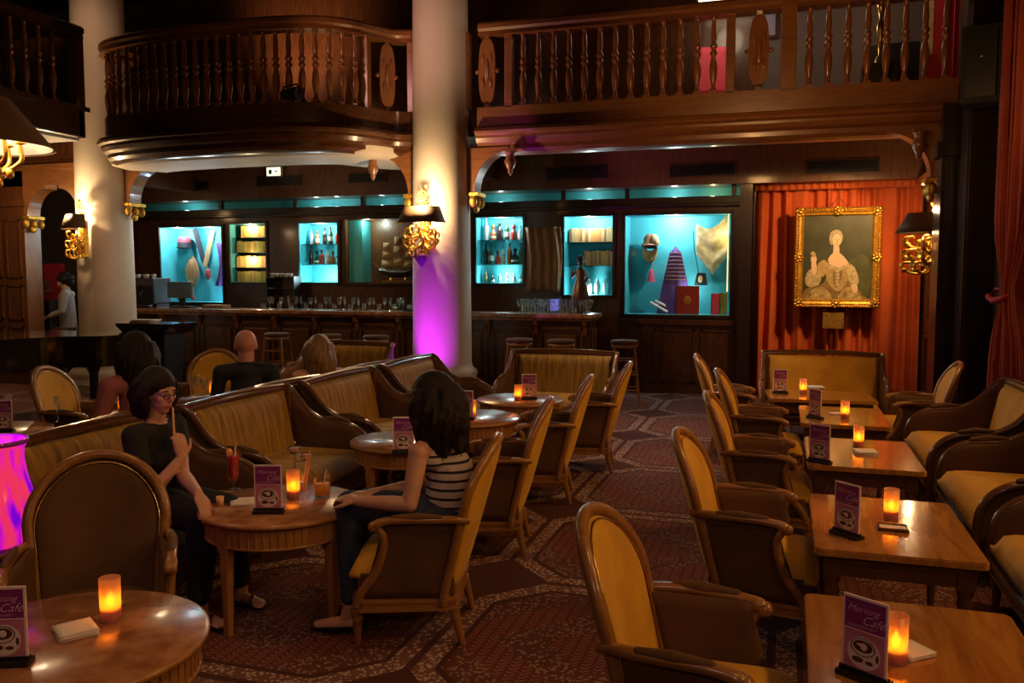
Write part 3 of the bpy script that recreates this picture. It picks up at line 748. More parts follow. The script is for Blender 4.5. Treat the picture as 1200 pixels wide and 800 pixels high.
# 3 bottle niche
hh = OP['bottles'][3] - OP['bottles'][2]
t_, (X0, X1, Z0, Z1) = niche('bottles', 'bottle_niche', 'teal lit bottle niche left of the model ship', 'bottle niche', shelves=[hh * .30, hh * .63])
bottles(X0 + .06, X1 - .06, Z0 + hh * .30 + .016, WY + .2, 6, 'bottle on the lower glass shelf of the niche left of the model ship', 'bottles on the lower shelf left of the ship')
bottles(X0 + .06, X1 - .06, Z0 + hh * .63 + .016, WY + .2, 5, 'bottle on the upper glass shelf of the niche left of the model ship', 'bottles on the upper shelf left of the ship')
# 4 ship niche
t_, (X0, X1, Z0, Z1) = niche('ship', 'ship_niche', 'dark mirrored niche holding the model sailing ship', 'display niche', inner='panel_wood', depth=.42)
xm = atY(422, 300, WY)[0]
tag(MB().box(X0 + .03, xm, WY + .08, WY + .40, Z0 + .03, Z1 - .03, .004).build('teal_side_panel', 'teal_paint'), 'upright teal panel at the left side of the ship niche', 'panel')
sh = thing('model_ship', 'dark three-masted model sailing ship standing in the niche beside the column', 'model ship', (atY(466, 330, WY + .15)[0], WY + .16, Z0 + .03)); sh.scale = (1.05, .9, 1.1)
def hull_f(u, v):
    x = -.30 + .62 * u; w_ = .055 * math.sin(PI * min(.96, u * .93 + .07)) ** .6; a = PI * v
    return (x, -w_ * math.cos(a), .16 + .05 * (2 * u - 1) ** 2 - math.sin(a) * (.10 - .04 * (2 * u - 1) ** 2))
MB().slab(hull_f, 16, 10, (0, 0, .012)).build('hull', 'black', sh)
MB().tube([(-.3, -.06, .19), (-.1, -.062, .155), (.1, -.062, .15), (.32, -.04, .2)], .006, 6).build('gunwale', 'steel', sh)
MB().box(-.25, .25, -.03, .03, .0, .03).cone((-.12, 0, .02), (-.12, 0, .09), .02, .012).cone((.12, 0, .02), (.12, 0, .09), .02, .012).build('stand', 'brass', sh)
for x_, h_ in ((-.17, .52), (.02, .62), (.2, .5)):
    MB().cone((x_, 0, .12), (x_, 0, .12 + h_), .009, .004).build('mast', 'book_brown', sh)
    for q, zz in enumerate((.3, .55, .78)):
        z_ = .12 + h_ * zz; w_ = .10 * (1.15 - zz * .6)
        sl_ = MB().slab(lambda u, v: (x_ + w_ * (u - .5) * 2 * (1 - .1 * v) + .0, -.02 - .05 * math.sin(PI * u) * math.sin(PI * min(v + .1, 1)), z_ - h_ * .1 + h_ * .2 * v), 8, 5, (0, .004, 0)); sl_.build('sail', 'drape_brown' if q else 'cream_cloth', sh)
MB().cone((-.3, 0, .2), (-.42, 0, .3), .008, .004).build('bowsprit', 'book_brown', sh)
rg = MB()
for a, b_ in (((-.42, 0, .3), (-.17, 0, .64)), ((-.17, 0, .64), (.02, 0, .74)), ((.02, 0, .74), (.2, 0, .62)), ((.2, 0, .62), (.32, 0, .22))): rg.tube([a, b_], .002, 4)
rg.build('rigging', 'black', sh)
# 5 spirits niche
hh = OP['spirits'][3] - OP['spirits'][2]
t_, (X0, X1, Z0, Z1) = niche('spirits', 'bottle_niche', 'teal lit bottle niche immediately right of the column', 'bottle niche', shelves=[hh * .28, hh * .64])
bottles(X0 + .05, X1 - .05, Z0 + .025, WY + .2, 6, 'bottle on the floor of the niche right of the column', 'bottles on the floor of the niche right of the column', .6)
bottles(X0 + .05, X1 - .05, Z0 + hh * .28 + .016, WY + .2, 7, 'bottle on the lower glass shelf of the niche right of the column', 'bottles on the lower shelf right of the column', 1.05)
bottles(X0 + .05, X1 - .05, Z0 + hh * .64 + .016, WY + .2, 6, 'bottle on the upper glass shelf of the niche right of the column', 'bottles on the upper shelf right of the column', 1.1)
# brown hanging cloth
X0, X1, Z0, Z1 = rectY(615, 266, 656, 344, WY - .05)
dr = MB().slab(lambda u, v: (X0 + (X1 - X0) * (u + .06 * math.sin(3 * v)), WY - .06 + .02 * math.sin(u * 26 + 2 * v), Z0 + (Z1 - Z0) * v + .06 * math.sin(PI * u) * (1 - v)), 40, 10, (0, .012, 0))
tag(dr.build('hanging_cloth', 'drape_brown'), 'brown and gold painted cloth hanging between the two lit niches right of the column', 'hanging cloth')
# 6 ware niche
hh = OP['ware'][3] - OP['ware'][2]
t_, (X0, X1, Z0, Z1) = niche('ware', 'bookcase_niche', 'teal lit niche with two rows of brown books above white crockery', 'bookcase', shelves=[hh * .37, hh * .66])
book_row(X0 + .28, X1 - .04, Z0 + hh * .37 + .016, WY + .16, hh * .19, 'brown book in the lower row of the lit niche beside the display case', 'books in the lower row of the lit niche', ['book_orange', 'book_brown', 'book_orange'])
book_row(X0 + .05, X1 - .04, Z0 + hh * .66 + .016, WY + .16, hh * .18, 'brown book in the upper row of the lit niche beside the display case', 'books in the upper row of the lit niche', ['book_orange', 'book_brown', 'book_tan'])
for k, x_ in enumerate((.35, .48, .6)):
    o = MB().lathe([(.03, 0), (.045, .05), (.045, .16), (.03, .18), (.02, .2), (.02, .23)], seg=14).build('white_jar', 'white_china'); tag(o, 'white jar on the floor of the lit niche behind the bar glasses', 'jar', 'white jars in the lit niche', (X0 + .0 + x_, WY + .2, Z0 + .022))
o = bottle('round', 'bottle_dark'); tag(o, 'single dark bottle right of the white jars in the lit niche', 'bottle', None, (X0 + .74, WY + .18, Z0 + .022))
# 7 display case
t_, (X0, X1, Z0, Z1) = niche('display', 'display_case', 'large teal display case with cloak, hat and cream banner', 'display case', inner='teal_paint', depth=.42)
MB().box(-(X1 - X0) / 2, (X1 - X0) / 2, -.004, 0, 0, Z1 - Z0).build('glass_pane', 'pane_glass', t_)
MB().box((X1 - X0) / 2 - .06, (X1 - X0) / 2 - .045, .02, .05, .35, Z1 - Z0).build('light_strip', 'gallery_lamp', t_)
D = WY + .25
P_ = hp(793, 366, D)
ck = thing('cloak_stand', 'dark striped cloak draped over a pointed stand in the display case', 'cloak', (P_.x - .03, D, Z0 + .02))
ch_ = atY(793, 288, D)[1] - Z0 - .02
def cloak(u, v):
    a = 2 * PI * u; r_ = (.05 + .20 * (1 - v) ** .8) if v < .93 else .05 * (1 - v) / .07 + .001
    r_ *= 1 + .09 * math.sin(9 * a) * (1 - v)
    return (r_ * math.cos(a), .5 * r_ * math.sin(a), ch_ * v)
mb = MB(); nu, nv = 54, 22
mb.add([cloak(i / nu, j / nv) for i in range(nu) for j in range(nv + 1)], [(i * (nv + 1) + j, ((i + 1) % nu) * (nv + 1) + j, ((i + 1) % nu) * (nv + 1) + j + 1, i * (nv + 1) + j + 1) for i in range(nu) for j in range(nv)], True)
mb.build('cloak', 'purple_cloth', ck)
sb = MB()
for k in range(8):
    z = .5 + .055 * k; pts = []
    for q in range(14):
        a = -PI * .1 - PI * .8 * q / 13; r_ = .058 + .20 * (1 - z / ch_ * 1.0) ** .8 if z < ch_ * .93 else .04; pts.append((r_ * math.cos(a), .5 * r_ * math.sin(a) - .004, z))
    sb.tube(pts, .005, 5)
sb.build('cloak_stripes', 'book_brown', ck)
ht = thing('feathered_hat', 'brown feathered hat with pale mask hanging at the left in the display case', 'hat', tuple(hp(762, 285, D)))
MB().lathe([(.16, -.03), (.10, 0), (.10, .07), (.06, .13), (0, .14)], seg=20, sy=.6).build('crown', 'book_brown', ht); MB().ball((.07, -.05, .06), (.06, .03, .07)).ball((.1, -.05, .02), (.04, .03, .06)).build('feather', 'cream_cloth', ht); MB().lathe([(.10, -.08), (.11, 0)], seg=20, sy=.6).build('ribbon', 'black', ht)
tag(MB().slab(lambda u, v: hp(752 + 18 * u, 300 + 8 * math.sin(3 * u) - 14 * v, D + .02), 6, 4, (0, .01, 0)).build('pale_kerchief', 'cream_cloth'), 'pale kerchief under the feathered hat', 'kerchief')
ts = thing('silk_tassel', 'magenta tassel on a cord in the display case', 'tassel', tuple(hp(763, 322, D)))
MB().lathe([(.0, .09), (.03, .07), (.035, .03), (.055, -.08), (.06, -.1)], seg=14).build('tassel', 'pink_cloth', ts); MB().tube([(0, 0, .08), (.03, 0, .2), (.08, 0, .34)], .006).build('cord', 'cream_cloth', ts)
def banner(u, v):
    top = 262 + 12 * math.sin(PI * u) - 14 * u; bot = 298 + 24 * (1 - abs(2 * u - 1)); 
    p = hp(816 + 38 * u, top + (bot - top) * (1 - v), D); p.y += .02 * math.sin(v * 14 + 3 * u); return p
bn = MB().slab(banner, 18, 24, (0, .012, 0)); tag(bn.build('cream_banner', 'cream_cloth'), 'cream patterned swag banner hanging at the right of the display case', 'banner')
bg = thing('purse', 'small black bag with pale emblem hanging on a long cord', 'bag', tuple(hp(821, 327, D)))
MB().prism([(-.09, -.09), (.10, -.09), (.07, .09), (-.05, .09)], 'y', -.02, .02).build('pouch', 'black', bg); MB().ball((0, -.025, 0), (.035, .01, .05)).build('emblem', 'cream_cloth', bg); MB().tube([(-.03, 0, .09), (-.1, 0, .45), (-.12, 0, .72)], .006).build('cord', 'black', bg)
def flat_book(px0, px1, py0, py1, m_, label, Y, dp=.05):
    a = rectY(px0, py0, px1, py1, Y); t_ = thing('large_book', label, 'book', ((a[0] + a[1]) / 2, Y, Z0 + .022)); hw = (a[1] - a[0]) / 2; h_ = a[3] - Z0 - .022
    MB().box(-hw, hw, 0, .008, 0, h_).box(-hw, hw, dp - .008, dp, 0, h_).box(-hw, -hw + .008, 0, dp, 0, h_).build('cover', m_, t_); MB().box(-hw + .008, hw - .008, .008, dp - .008, .006, h_ - .006).build('pages', 'paper', t_)
    return t_
b_ = flat_book(792, 819, 335, 369, 'book_red', 'large brownish-red book standing at the foot of the cloak', WY + .06)
MB().ball((0, -.002, .2), (.05, .004, .06)).build('cover_medallion', 'book_orange', b_)
flat_book(833, 843, 344, 369, 'pink_cloth', 'slim red book at the right end of the display case', WY + .1); flat_book(843, 852, 343, 369, 'book_yellow', 'slim yellow book at the right end of the display case', WY + .1)
for k, (a, b_, c, d) in enumerate(((762, 354, 782, 367), (772, 354, 792, 367), (768, 352, 786, 367))):
    p, q = hp(a, b_, WY + .12 + .05 * k), hp(c, d, WY + .12 + .05 * k); q.z = max(q.z, Z0 + .05); p.z = max(p.z, Z0 + .06)
    t2 = thing('paper_scroll', 'rolled paper leaning at the foot of the cloak', 'scroll', tuple(q), 0, 'rolled papers in the display case'); MB().cone((0, 0, 0), p - q, .018, .018, 12).build('roll', 'paper', t2)

# wainscot of the display wall
ws = MB()
for k in range(3):
    xa_ = -2.25 + k * .56; mould(ws, xa_, xa_ + .48, .15, .92, WY - .001)
struct('trim_10', ws.box(-2.3, -.5, WY - .05, WY, .98, 1.06, .01).box(-2.3, -.5, WY - .03, WY, 0, .12), 'dark_wood')
struct('trim_11', MB().box(-16, -.5, WY - .1, WY, 2.80 - .14, 2.70, .01), 'black_wood')
# small lit sign under the header
X, Z = atY(321, 201, WY - .25)
sg = thing('lit_sign', 'small lit cream sign box under the balcony, left half of the bar', 'sign', (X, WY - .26, Z))
MB().box(-.14, .14, 0, .06, -.08, .08, .01).build('box', 'white_china', sg); MB().box(-.125, .125, -.004, 0, -.065, .065).build('lit_face', 'sign_lit', sg); MB().box(-.09, -.03, -.007, -.004, -.04, .03).box(.02, .08, -.007, -.004, -.01, .01).build('pictogram', 'sign_green', sg)

# ================================================================== BAR
BX0, BX1, BYF, BZ = -10.9, -2.52, 11.35, 1.17
bar = thing('bar_counter', 'long dark panelled wood bar counter in front of the lit niches', 'bar counter', ((BX0 + BX1) / 2, BYF, 0))
hw = (BX1 - BX0) / 2
MB().box(-hw, hw, .03, .42, 0, 1.08).build('carcass', 'dark_wood', bar)
MB().box(-hw - .06, hw + .08, -.10, .46, 1.11, 1.17, .015).box(-hw - .03, hw + .05, -.05, .44, 1.07, 1.11, .01).build('worktop', 'table_top_burr', bar)
MB().box(-hw, hw, -.03, .03, 0, .14, .008).build('plinth', 'black_wood', bar)
for k in range(12):
    a = -hw + .03 + k * (2 * hw - .06) / 12; b_ = a + (2 * hw - .06) / 12 - .06; p = MB(); mould(p, a, b_, .2, .98, .03, .035); p.box(a + .09, b_ - .09, .005, .03, .3, .88, .008); p.build('front_panel', 'panel_wood', bar)
    MB().prism([(-.0, 1.07), (-.10, 1.07), (-.09, 1.02), (-.05, .97), (-.02, .88), (0, .86)], 'x', b_ + .005, b_ + .055).xf(Matrix.Translation((0, .03, 0))).build('bracket', 'rail_wood', bar)
for k in range(2):
    MB().box(hw, hw + .02, .08 + k * .19, .22 + k * .19, .25, .95, .006).build('end_panel', 'panel_wood', bar)
# bar stools
def make_stool():
    t_ = thing('bar_stool', '', 'bar stool')
    MB().lathe([(.0, .80), (.17, .80), (.185, .815), (.185, .84), (.17, .855), (0, .862)], seg=28).build('seat', 'brown_velvet', t_)
    MB().lathe([(.165, .76), (.175, .77), (.175, .80), (.16, .80)], seg=28).build('seat_ring', 'chair_wood', t_)
    for sx in (-1, 1):
        for sy in (-1, 1): MB().cone((sx * .20, sy * .20, 0), (sx * .125, sy * .125, .78), .015, .019, 10).build('leg', 'chair_wood', t_)
    for z, a in ((.22, .18), (.42, .16), (.60, .145)):
        for q in range(4):
            M = Matrix.Rotation(PI / 2 * q, 4, 'Z'); MB().cone((-a, -a, z), (a, -a, z), .010, .010, 8).xf(M).build('rung', 'chair_wood', t_)
    return t_
st = make_stool()
place(st, USED, (-1.97, 10.98, 0), .2, 'wooden bar stool at the right end of the bar, in front of the display case', 'bar stools')
place(st, USED, (-2.78, 10.85, 0), .5, 'wooden bar stool behind the settee at the right half of the bar', 'bar stools')
place(st, USED, (-3.36, 10.85, 0), .1, 'wooden bar stool just right of the violet-lit column', 'bar stools')
place(st, USED, (-7.05, 10.8, 0), .1, 'bar stool left of the bald man, nearly hidden behind him', 'bar stools')
place(st, USED, (-6.2, 10.8, 0), .4, 'bar stool between the bald man and the blonde woman', 'bar stools')
place(st, USED, (-5.45, 10.8, 0), .4, 'bar stool in front of the bar above the far left settee', 'bar stools'); GX = atY(74, 345, 10.95)[0]; place(st, USED, (GX, 10.95, 0), 0, 'stool under the grey-clad person beyond the left arch', None)
# glasses on the bar
GP = {}
def glassware(kind):
    if kind in GP: o = GP[kind].copy(); C.objects.link(o); return o
    pr = {'wine': [(.033, 0), (.03, .004), (.005, .012), (.004, .08), (.02, .095), (.034, .125), (.035, .155), (.029, .19)],
          'tumbler': [(.03, 0), (.034, .004), (.038, .10)], 'flute': [(.03, 0), (.005, .01), (.004, .08), (.02, .11), (.022, .2)]}[kind]
    o = MB().lathe(pr, seg=14, cap=False).build('drinking_glass', 'clear_glass_teal'); GP[kind] = o; return o
kk = ['wine', 'tumbler', 'flute']
for i in range(34):
    o = glassware(kk[(i * 2) % 3]); X = -3.55 + (i // 2) * .062 + random.uniform(-.01, .01)
    tag(o, 'empty drinking glass on the bar right of the column', 'glass', 'glasses on the right half of the bar', (X, BYF + .1 + .14 * (i % 2), BZ))
for i in range(36):
    o = glassware(kk[(i * 2 + 1) % 3]); X = -7.7 + (i // 2) * .165 + random.uniform(-.02, .02)
    tag(o, 'empty drinking glass on the bar between the two columns', 'glass', 'glasses on the left half of the bar', (X, BYF + .1 + .16 * (i % 2), BZ))
# statue of a lady on the bar
X = atY(679, 340, BYF + .25)[0]
sl = thing('statuette', 'bronze statuette of a standing lady with a hat on the bar', 'statuette', (X, BYF + .3, BZ))
MB().lathe([(.10, 0), (.115, .02), (.11, .1), (.13, .2), (.10, .36), (.055, .47), (.07, .56), (.045, .62), (.02, .64), (.02, .66)], seg=20, sy=.75).limb([((.06, 0, .58), .022), ((.11, -.03, .49), .018), ((.06, -.06, .42), .014)]).limb([((-.06, 0, .58), .022), ((-.12, -.02, .5), .018), ((-.10, -.07, .6), .014)]).build('gown', 'bronze', sl)
MB().ball((0, 0, .70), (.035, .04, .048)).build('head', 'bronze', sl); MB().lathe([(.0, .80), (.04, .78), (.045, .73), (.085, .725), (.085, .72)], seg=16).build('hat', 'black', sl)
MB().box(-.12, .12, -.1, .1, -.0, .02).build('base', 'black', sl)
# small tray + lamp on the bar
tag(MB().box(-.35, .35, -.12, .12, 0, .02, .006).build('serving_tray', 'black'), 'flat dark tray lying on the bar between glasses', 'tray', None, (-4.95, BYF + .15, BZ))
tl = thing('tablet_screen', 'small violet-blue screen on the bar right of the brown cloth', 'screen', (atY(652, 335, BYF + .4)[0], BYF + .3, BZ)); mat('screen_violet', (.1, .08, .3), .2, emit=(.25, .2, .8), es=.5)
MB().prism([(-.02, 0), (.03, 0), (.05, .22), (.03, .22)], 'x', -.07, .07).build('housing', 'black', tl); MB().slab(lambda u, v: (-.06 + .12 * u, -.018 + .05 * v - .004, .03 + .17 * v), 1, 1, (0, -.002, 0), False).build('lit_face', 'screen_violet', tl)
# espresso machine, till, and shelf of cups
X0, Z0 = atY(156, 355, BYF + .3); X1, Z1 = atY(193, 316, BYF + .3)
em = thing('coffee_machine', 'black coffee machine at the left end of the bar topped with white cups', 'coffee machine', ((X0 + X1) / 2, BYF + .22, BZ)); a = (X1 - X0) / 2
MB().box(-a, a, -.2, .22, .06, .48, .02).box(-a + .03, a - .03, -.1, .2, 0, .06).build('body', 'black', em); MB().box(-a + .02, a - .02, -.21, -.2, .36, .46).build('front_trim', 'steel', em); MB().box(-a + .04, a - .04, -.26, -.18, .02, .05).build('drip_tray', 'steel', em)
for k in (-.12, .12): MB().cone((k, -.2, .26), (k, -.26, .22), .03, .03).build('group_head', 'steel', em)
CUP = None
def cup(loc, label, group, s=1):
    global CUP
    if CUP is None:
        CUP = MB().lathe([(.022, 0), (.024, .004), (.038, .045), (.04, .06), (.036, .06), (.022, .008), (0, .006)], seg=14).build('cup', 'white_china')
        MB().tube([(.036, 0, .05), (.055, 0, .045), (.05, 0, .02), (.03, 0, .018)], .004, 6).build('handle', 'white_china', CUP); o = CUP
    else:
        o = CUP.copy(); C.objects.link(o)
        for c in [c for c in bpy.data.objects if c.parent == CUP]: d = c.copy(); C.objects.link(d); d.parent = o
    o.scale = (s, s, s); return tag(o, label, 'cup', group, loc)
for k in range(6): cup(((X0 + X1) / 2 - a + .06 + k * .085, BYF + .18 + .06 * (k % 2), BZ + .48), 'white cup on top of the black coffee machine', 'cups on the coffee machine')
X0, _ = atY(197, 340, BYF + .1); X1, _ = atY(222, 340, BYF + .1)
tm = thing('till_monitor', 'dark grey till screen beside the coffee machine on the bar', 'monitor', ((X0 + X1) / 2, BYF + .16, BZ))
MB().box(-.26, .2, -.02, .03, .16, .42, .01).build('screen', 'screen_grey', tm); MB().box(-.05, .05, .0, .04, .02, .2).build('stand', 'black', tm); MB().box(-.2, .2, -.06, .14, 0, .03, .008).build('base', 'black', tm)
tag(MB().box(-.2, .2, -.1, .1, 0, .06, .01).build('basket', 'drape_brown'), 'low brown basket on the bar beside the till', 'basket', None, (X1 + .5, BYF + .1, BZ))
# rack with upturned cups behind the bar between niches
X0, Z0 = atY(316, 338, WY - .15); X1, Z1 = atY(347, 312, WY - .15)
rk = thing('cup_rack', 'glass rack with cups and dark bottles between the books and bottle niches', 'rack', ((X0 + X1) / 2, WY - .14, Z0 - .32)); a = (X1 - X0) / 2
for z in (.32, .5): MB().box(-a, a, -.1, .12, z, z + .012).build('shelf', 'clear_glass_teal', rk)
for s_ in (-1, 1): MB().box(s_ * a - .01, s_ * a + .01, -.1, .12, 0, .52).build('upright', 'black', rk)
for k in range(5): cup((X0 + .05 + k * .085, WY - .14, Z0 + .192), 'white cup on the small glass rack behind the bar', 'cups on the small rack')
# counter behind the bar carrying the rack
struct('trim_12', MB().box(-10.6, -4.6, WY - .28, WY - .02, 0, Z0 - .32).box(-10.6, -4.6, WY - .32, WY - .02, Z0 - .34, Z0 - .32), 'black_wood')

# ================================================================== CHAIRS
def xb(z): return -.205 - .20 * max(0, (z - .22)) / .71
def hwid(z, W=.262, zt=.93, zs=.68):
    if z > zs: return W * math.sqrt(max(0, 1 - ((z - zs) / (zt - zs)) ** 2))
    return W * (.84 + .16 * (z - .22) / (zs - .22))
def backp(y, z, off=0): return Vector((xb(z) + .9 * y * y + off, y, z + off * -.15))
FSEC = [(-.019, -.018), (.0, -.023), (.019, -.018), (.021, .0), (.018, .010), (.010, .012), (.007, .020), (-.007, .020), (-.010, .012), (-.018, .010), (-.021, 0)]
def make_armchair(front='mustard', outer='brown_velvet', backm='mustard', woodm='chair_wood'):
    t_ = thing('armchair', '', 'armchair')
    out = [(-.22, -.215), (.0, -.25), (.20, -.275), (.245, -.25), (.275, -.1), (.275, .1), (.245, .25), (.20, .275), (0, .25), (-.22, .215)]
    MB().prism(out, 'z', .165, .225).prism([(x * 1.04, y * 1.04) for x, y in out], 'z', .168, .180).prism([(x * 1.025, y * 1.025) for x, y in out], 'z', .205, .218).build('seat_rail', woodm, t_)
    MB().prism([(x * .95, y * .95) for x, y in out], 'z', .22, .34).build('seat_base', outer, t_)
    def cush(u, v):
        x = -.21 + .48 * v; hw_ = (.205 + .05 * v); s_ = 2 * u - 1
        if v > .85: hw_ *= 1 - .9 * (v - .85) ** 1.5
        e = max(0, 1 - abs(s_) ** 6) * max(0, 1 - abs(2 * v - 1) ** 6)
        return (x, s_ * hw_, .335 + .085 * e ** .5 + .015 * (1 - s_ * s_))
    MB().slab(cush, 16, 16, lambda u, v: (0, 0, -.02 - .0)).build('seat_cushion', front, t_)
    for sy in (-1, 1):
        MB().lathe([(.012, 0), (.015, .015), (.024, .115), (.030, .125), (.022, .135), (.032, .145), (.034, .17)], (.235, sy * .235, 0), 12).build('leg', woodm, t_)
        MB().cone((-.25, sy * .21, 0), (-.205, sy * .20, .18), .014, .026, 10).build('leg', woodm, t_)
    zs = [.19 + (.68 - .19) * k / 10 for k in range(11)]; path = [backp(-hwid(z), z) for z in zs]
    for k in range(1, 24): a = PI * k / 24; path.append(backp(-.262 * math.cos(a), .68 + .25 * math.sin(a)))
    path += [backp(hwid(z), z) for z in zs[::-1]]
    bf = MB().sweep(path, [(a, -b) for a, b in FSEC], (1, .0, .3)).build('back_frame', woodm, t_)
    MB().tube([backp(-.235 + .47 * k / 10, .235) for k in range(11)], .018, 8).build('back_rail', woodm, t_)
    def pad(off, bulge, zb=.25):
        def f(u, v):
            s_ = 2 * u - 1; z = zb + (.908 - zb) * (1 - (1 - v) ** 1.3 if v > 0 else 0); h_ = hwid(z, .25, .912, .67)
            e = max(0, (1 - abs(s_) ** 4)) * max(0, 1 - abs(2 * v - 1) ** 5)
            return backp(s_ * h_, z, off + bulge * e ** .6)
        return f
    MB().slab(pad(.004, .040), 18, 22, (-.012, 0, 0)).build('back_cushion', front, t_)
    MB().slab(pad(-.008, -.016), 18, 22, (.006, 0, 0)).build('outer_back', backm, t_)
    MB().tube([backp(p.y * .905, .30 + (p.z - .30) * .962 if p.z > .3 else .30, .026) for p in path[2:-2]], .0038, 5).build('nail_trim', 'brass', bf)
    for sy in (-1, 1):
        ap = catmull([(-.285, sy * .252, .598), (-.22, sy * .275, .606), (-.11, sy * .29, .608), (.02, sy * .292, .604), (.10, sy * .290, .594), (.145, sy * .288, .574)], 4)
        arm = MB().sweep(ap, [(-.018, -.014), (0, -.019), (.018, -.014), (.020, .004), (.012, .015), (-.012, .015), (-.020, .004)], (0, 0, 1), scale=[1.0] * (len(ap) - 5) + [1.1, 1.2, 1.3, 1.25, 1.0])
        arm.lathe([(.0, -.024), (.020, -.024), (.024, -.01), (.024, .01), (.020, .024), (0, .024)], (.143, sy * .288, .572), 14, Matrix.Rotation(PI / 2, 4, 'X'))
        pp = catmull([(.125, sy * .287, .57), (.098, sy * .285, .52), (.105, sy * .280, .44), (.145, sy * .274, .34), (.205, sy * .266, .26), (.232, sy * .26, .19)], 4)
        arm.tube(pp, .018, 8, scale=[1 + .25 * (i / len(pp)) for i in range(len(pp))]); ao = arm.build('arm', woodm, t_)
        MB().limb([((-.16, sy * .288, .615), .015), ((-.06, sy * .291, .617), .021), ((.05, sy * .291, .611), .015)], 10).build('arm_pad', outer, ao)
        def side(u, v, sy=sy):
            z = .225 + .372 * v; xf = (.222 - .115 * min(1, v * 1.15) ** .75); xr = xb(z) + .055; x = xr + (xf - xr) * u
            return (x, sy * (.232 + .036 * u + .018 * v), z)
        MB().slab(side, 8, 8, (0, -sy * .018, 0)).build('side_panel', outer, t_)
    return t_
ac = make_armchair()
def chair(x, y, deg, label, grp): return place(ac, USED, (x, y, 0), R(deg), label, grp)
G1 = 'armchairs along the aisle side of the right-hand tables'
chair(-.20, 2.66, -4, 'nearest of the mustard armchairs left of the right-hand row of tables', G1)
chair(-.09, 4.20, -3, 'second nearest armchair in the right-hand row, beside the second table', G1)
chair(-.07, 5.64, 0, 'third armchair in the right-hand row, beside the third table', G1)
chair(-.11, 7.05, 0, 'fourth armchair in the right-hand row, behind the third one', G1)
chair(-.40, 8.32, 2, 'farthest armchair of the right-hand row, next to the far settee', G1)
G2 = 'armchairs along the aisle side of the round tables'
chair(-1.67, 3.71, 194, 'armchair carrying the woman in the striped top', G2)
chair(-1.75, 4.97, 194, 'empty armchair directly behind the striped woman\'s, seen from behind', G2)
chair(-1.77, 6.22, 192, 'empty armchair second from the stool at the aisle, seen from behind', G2)
chair(-1.66, 7.30, 190, 'farthest armchair beside the round tables, before the bar stool', G2)
cE = at(1103, 425, .93); chair(cE.x - .25, cE.y, 180, 'armchair facing left before the red curtain, right of the far settee', None)
cF = at(60, 430, .93); chair(cF.x + .38, cF.y, 12, 'armchair beside the grand piano, facing right', None)
cG = at(262, 410, .93); chair(cG.x + .1, cG.y - .42, -70, 'armchair left of the bald man, turned toward the viewer', None)
ac2 = make_armchair('brown_velvet', 'brown_velvet', 'brown_velvet')  # brown front stands in for shade on a mustard chair
place(ac2, USED, (-2.55, 2.60, 0), R(-52), 'armchair in the near left, coloured brown for shade, facing the near round table', None)

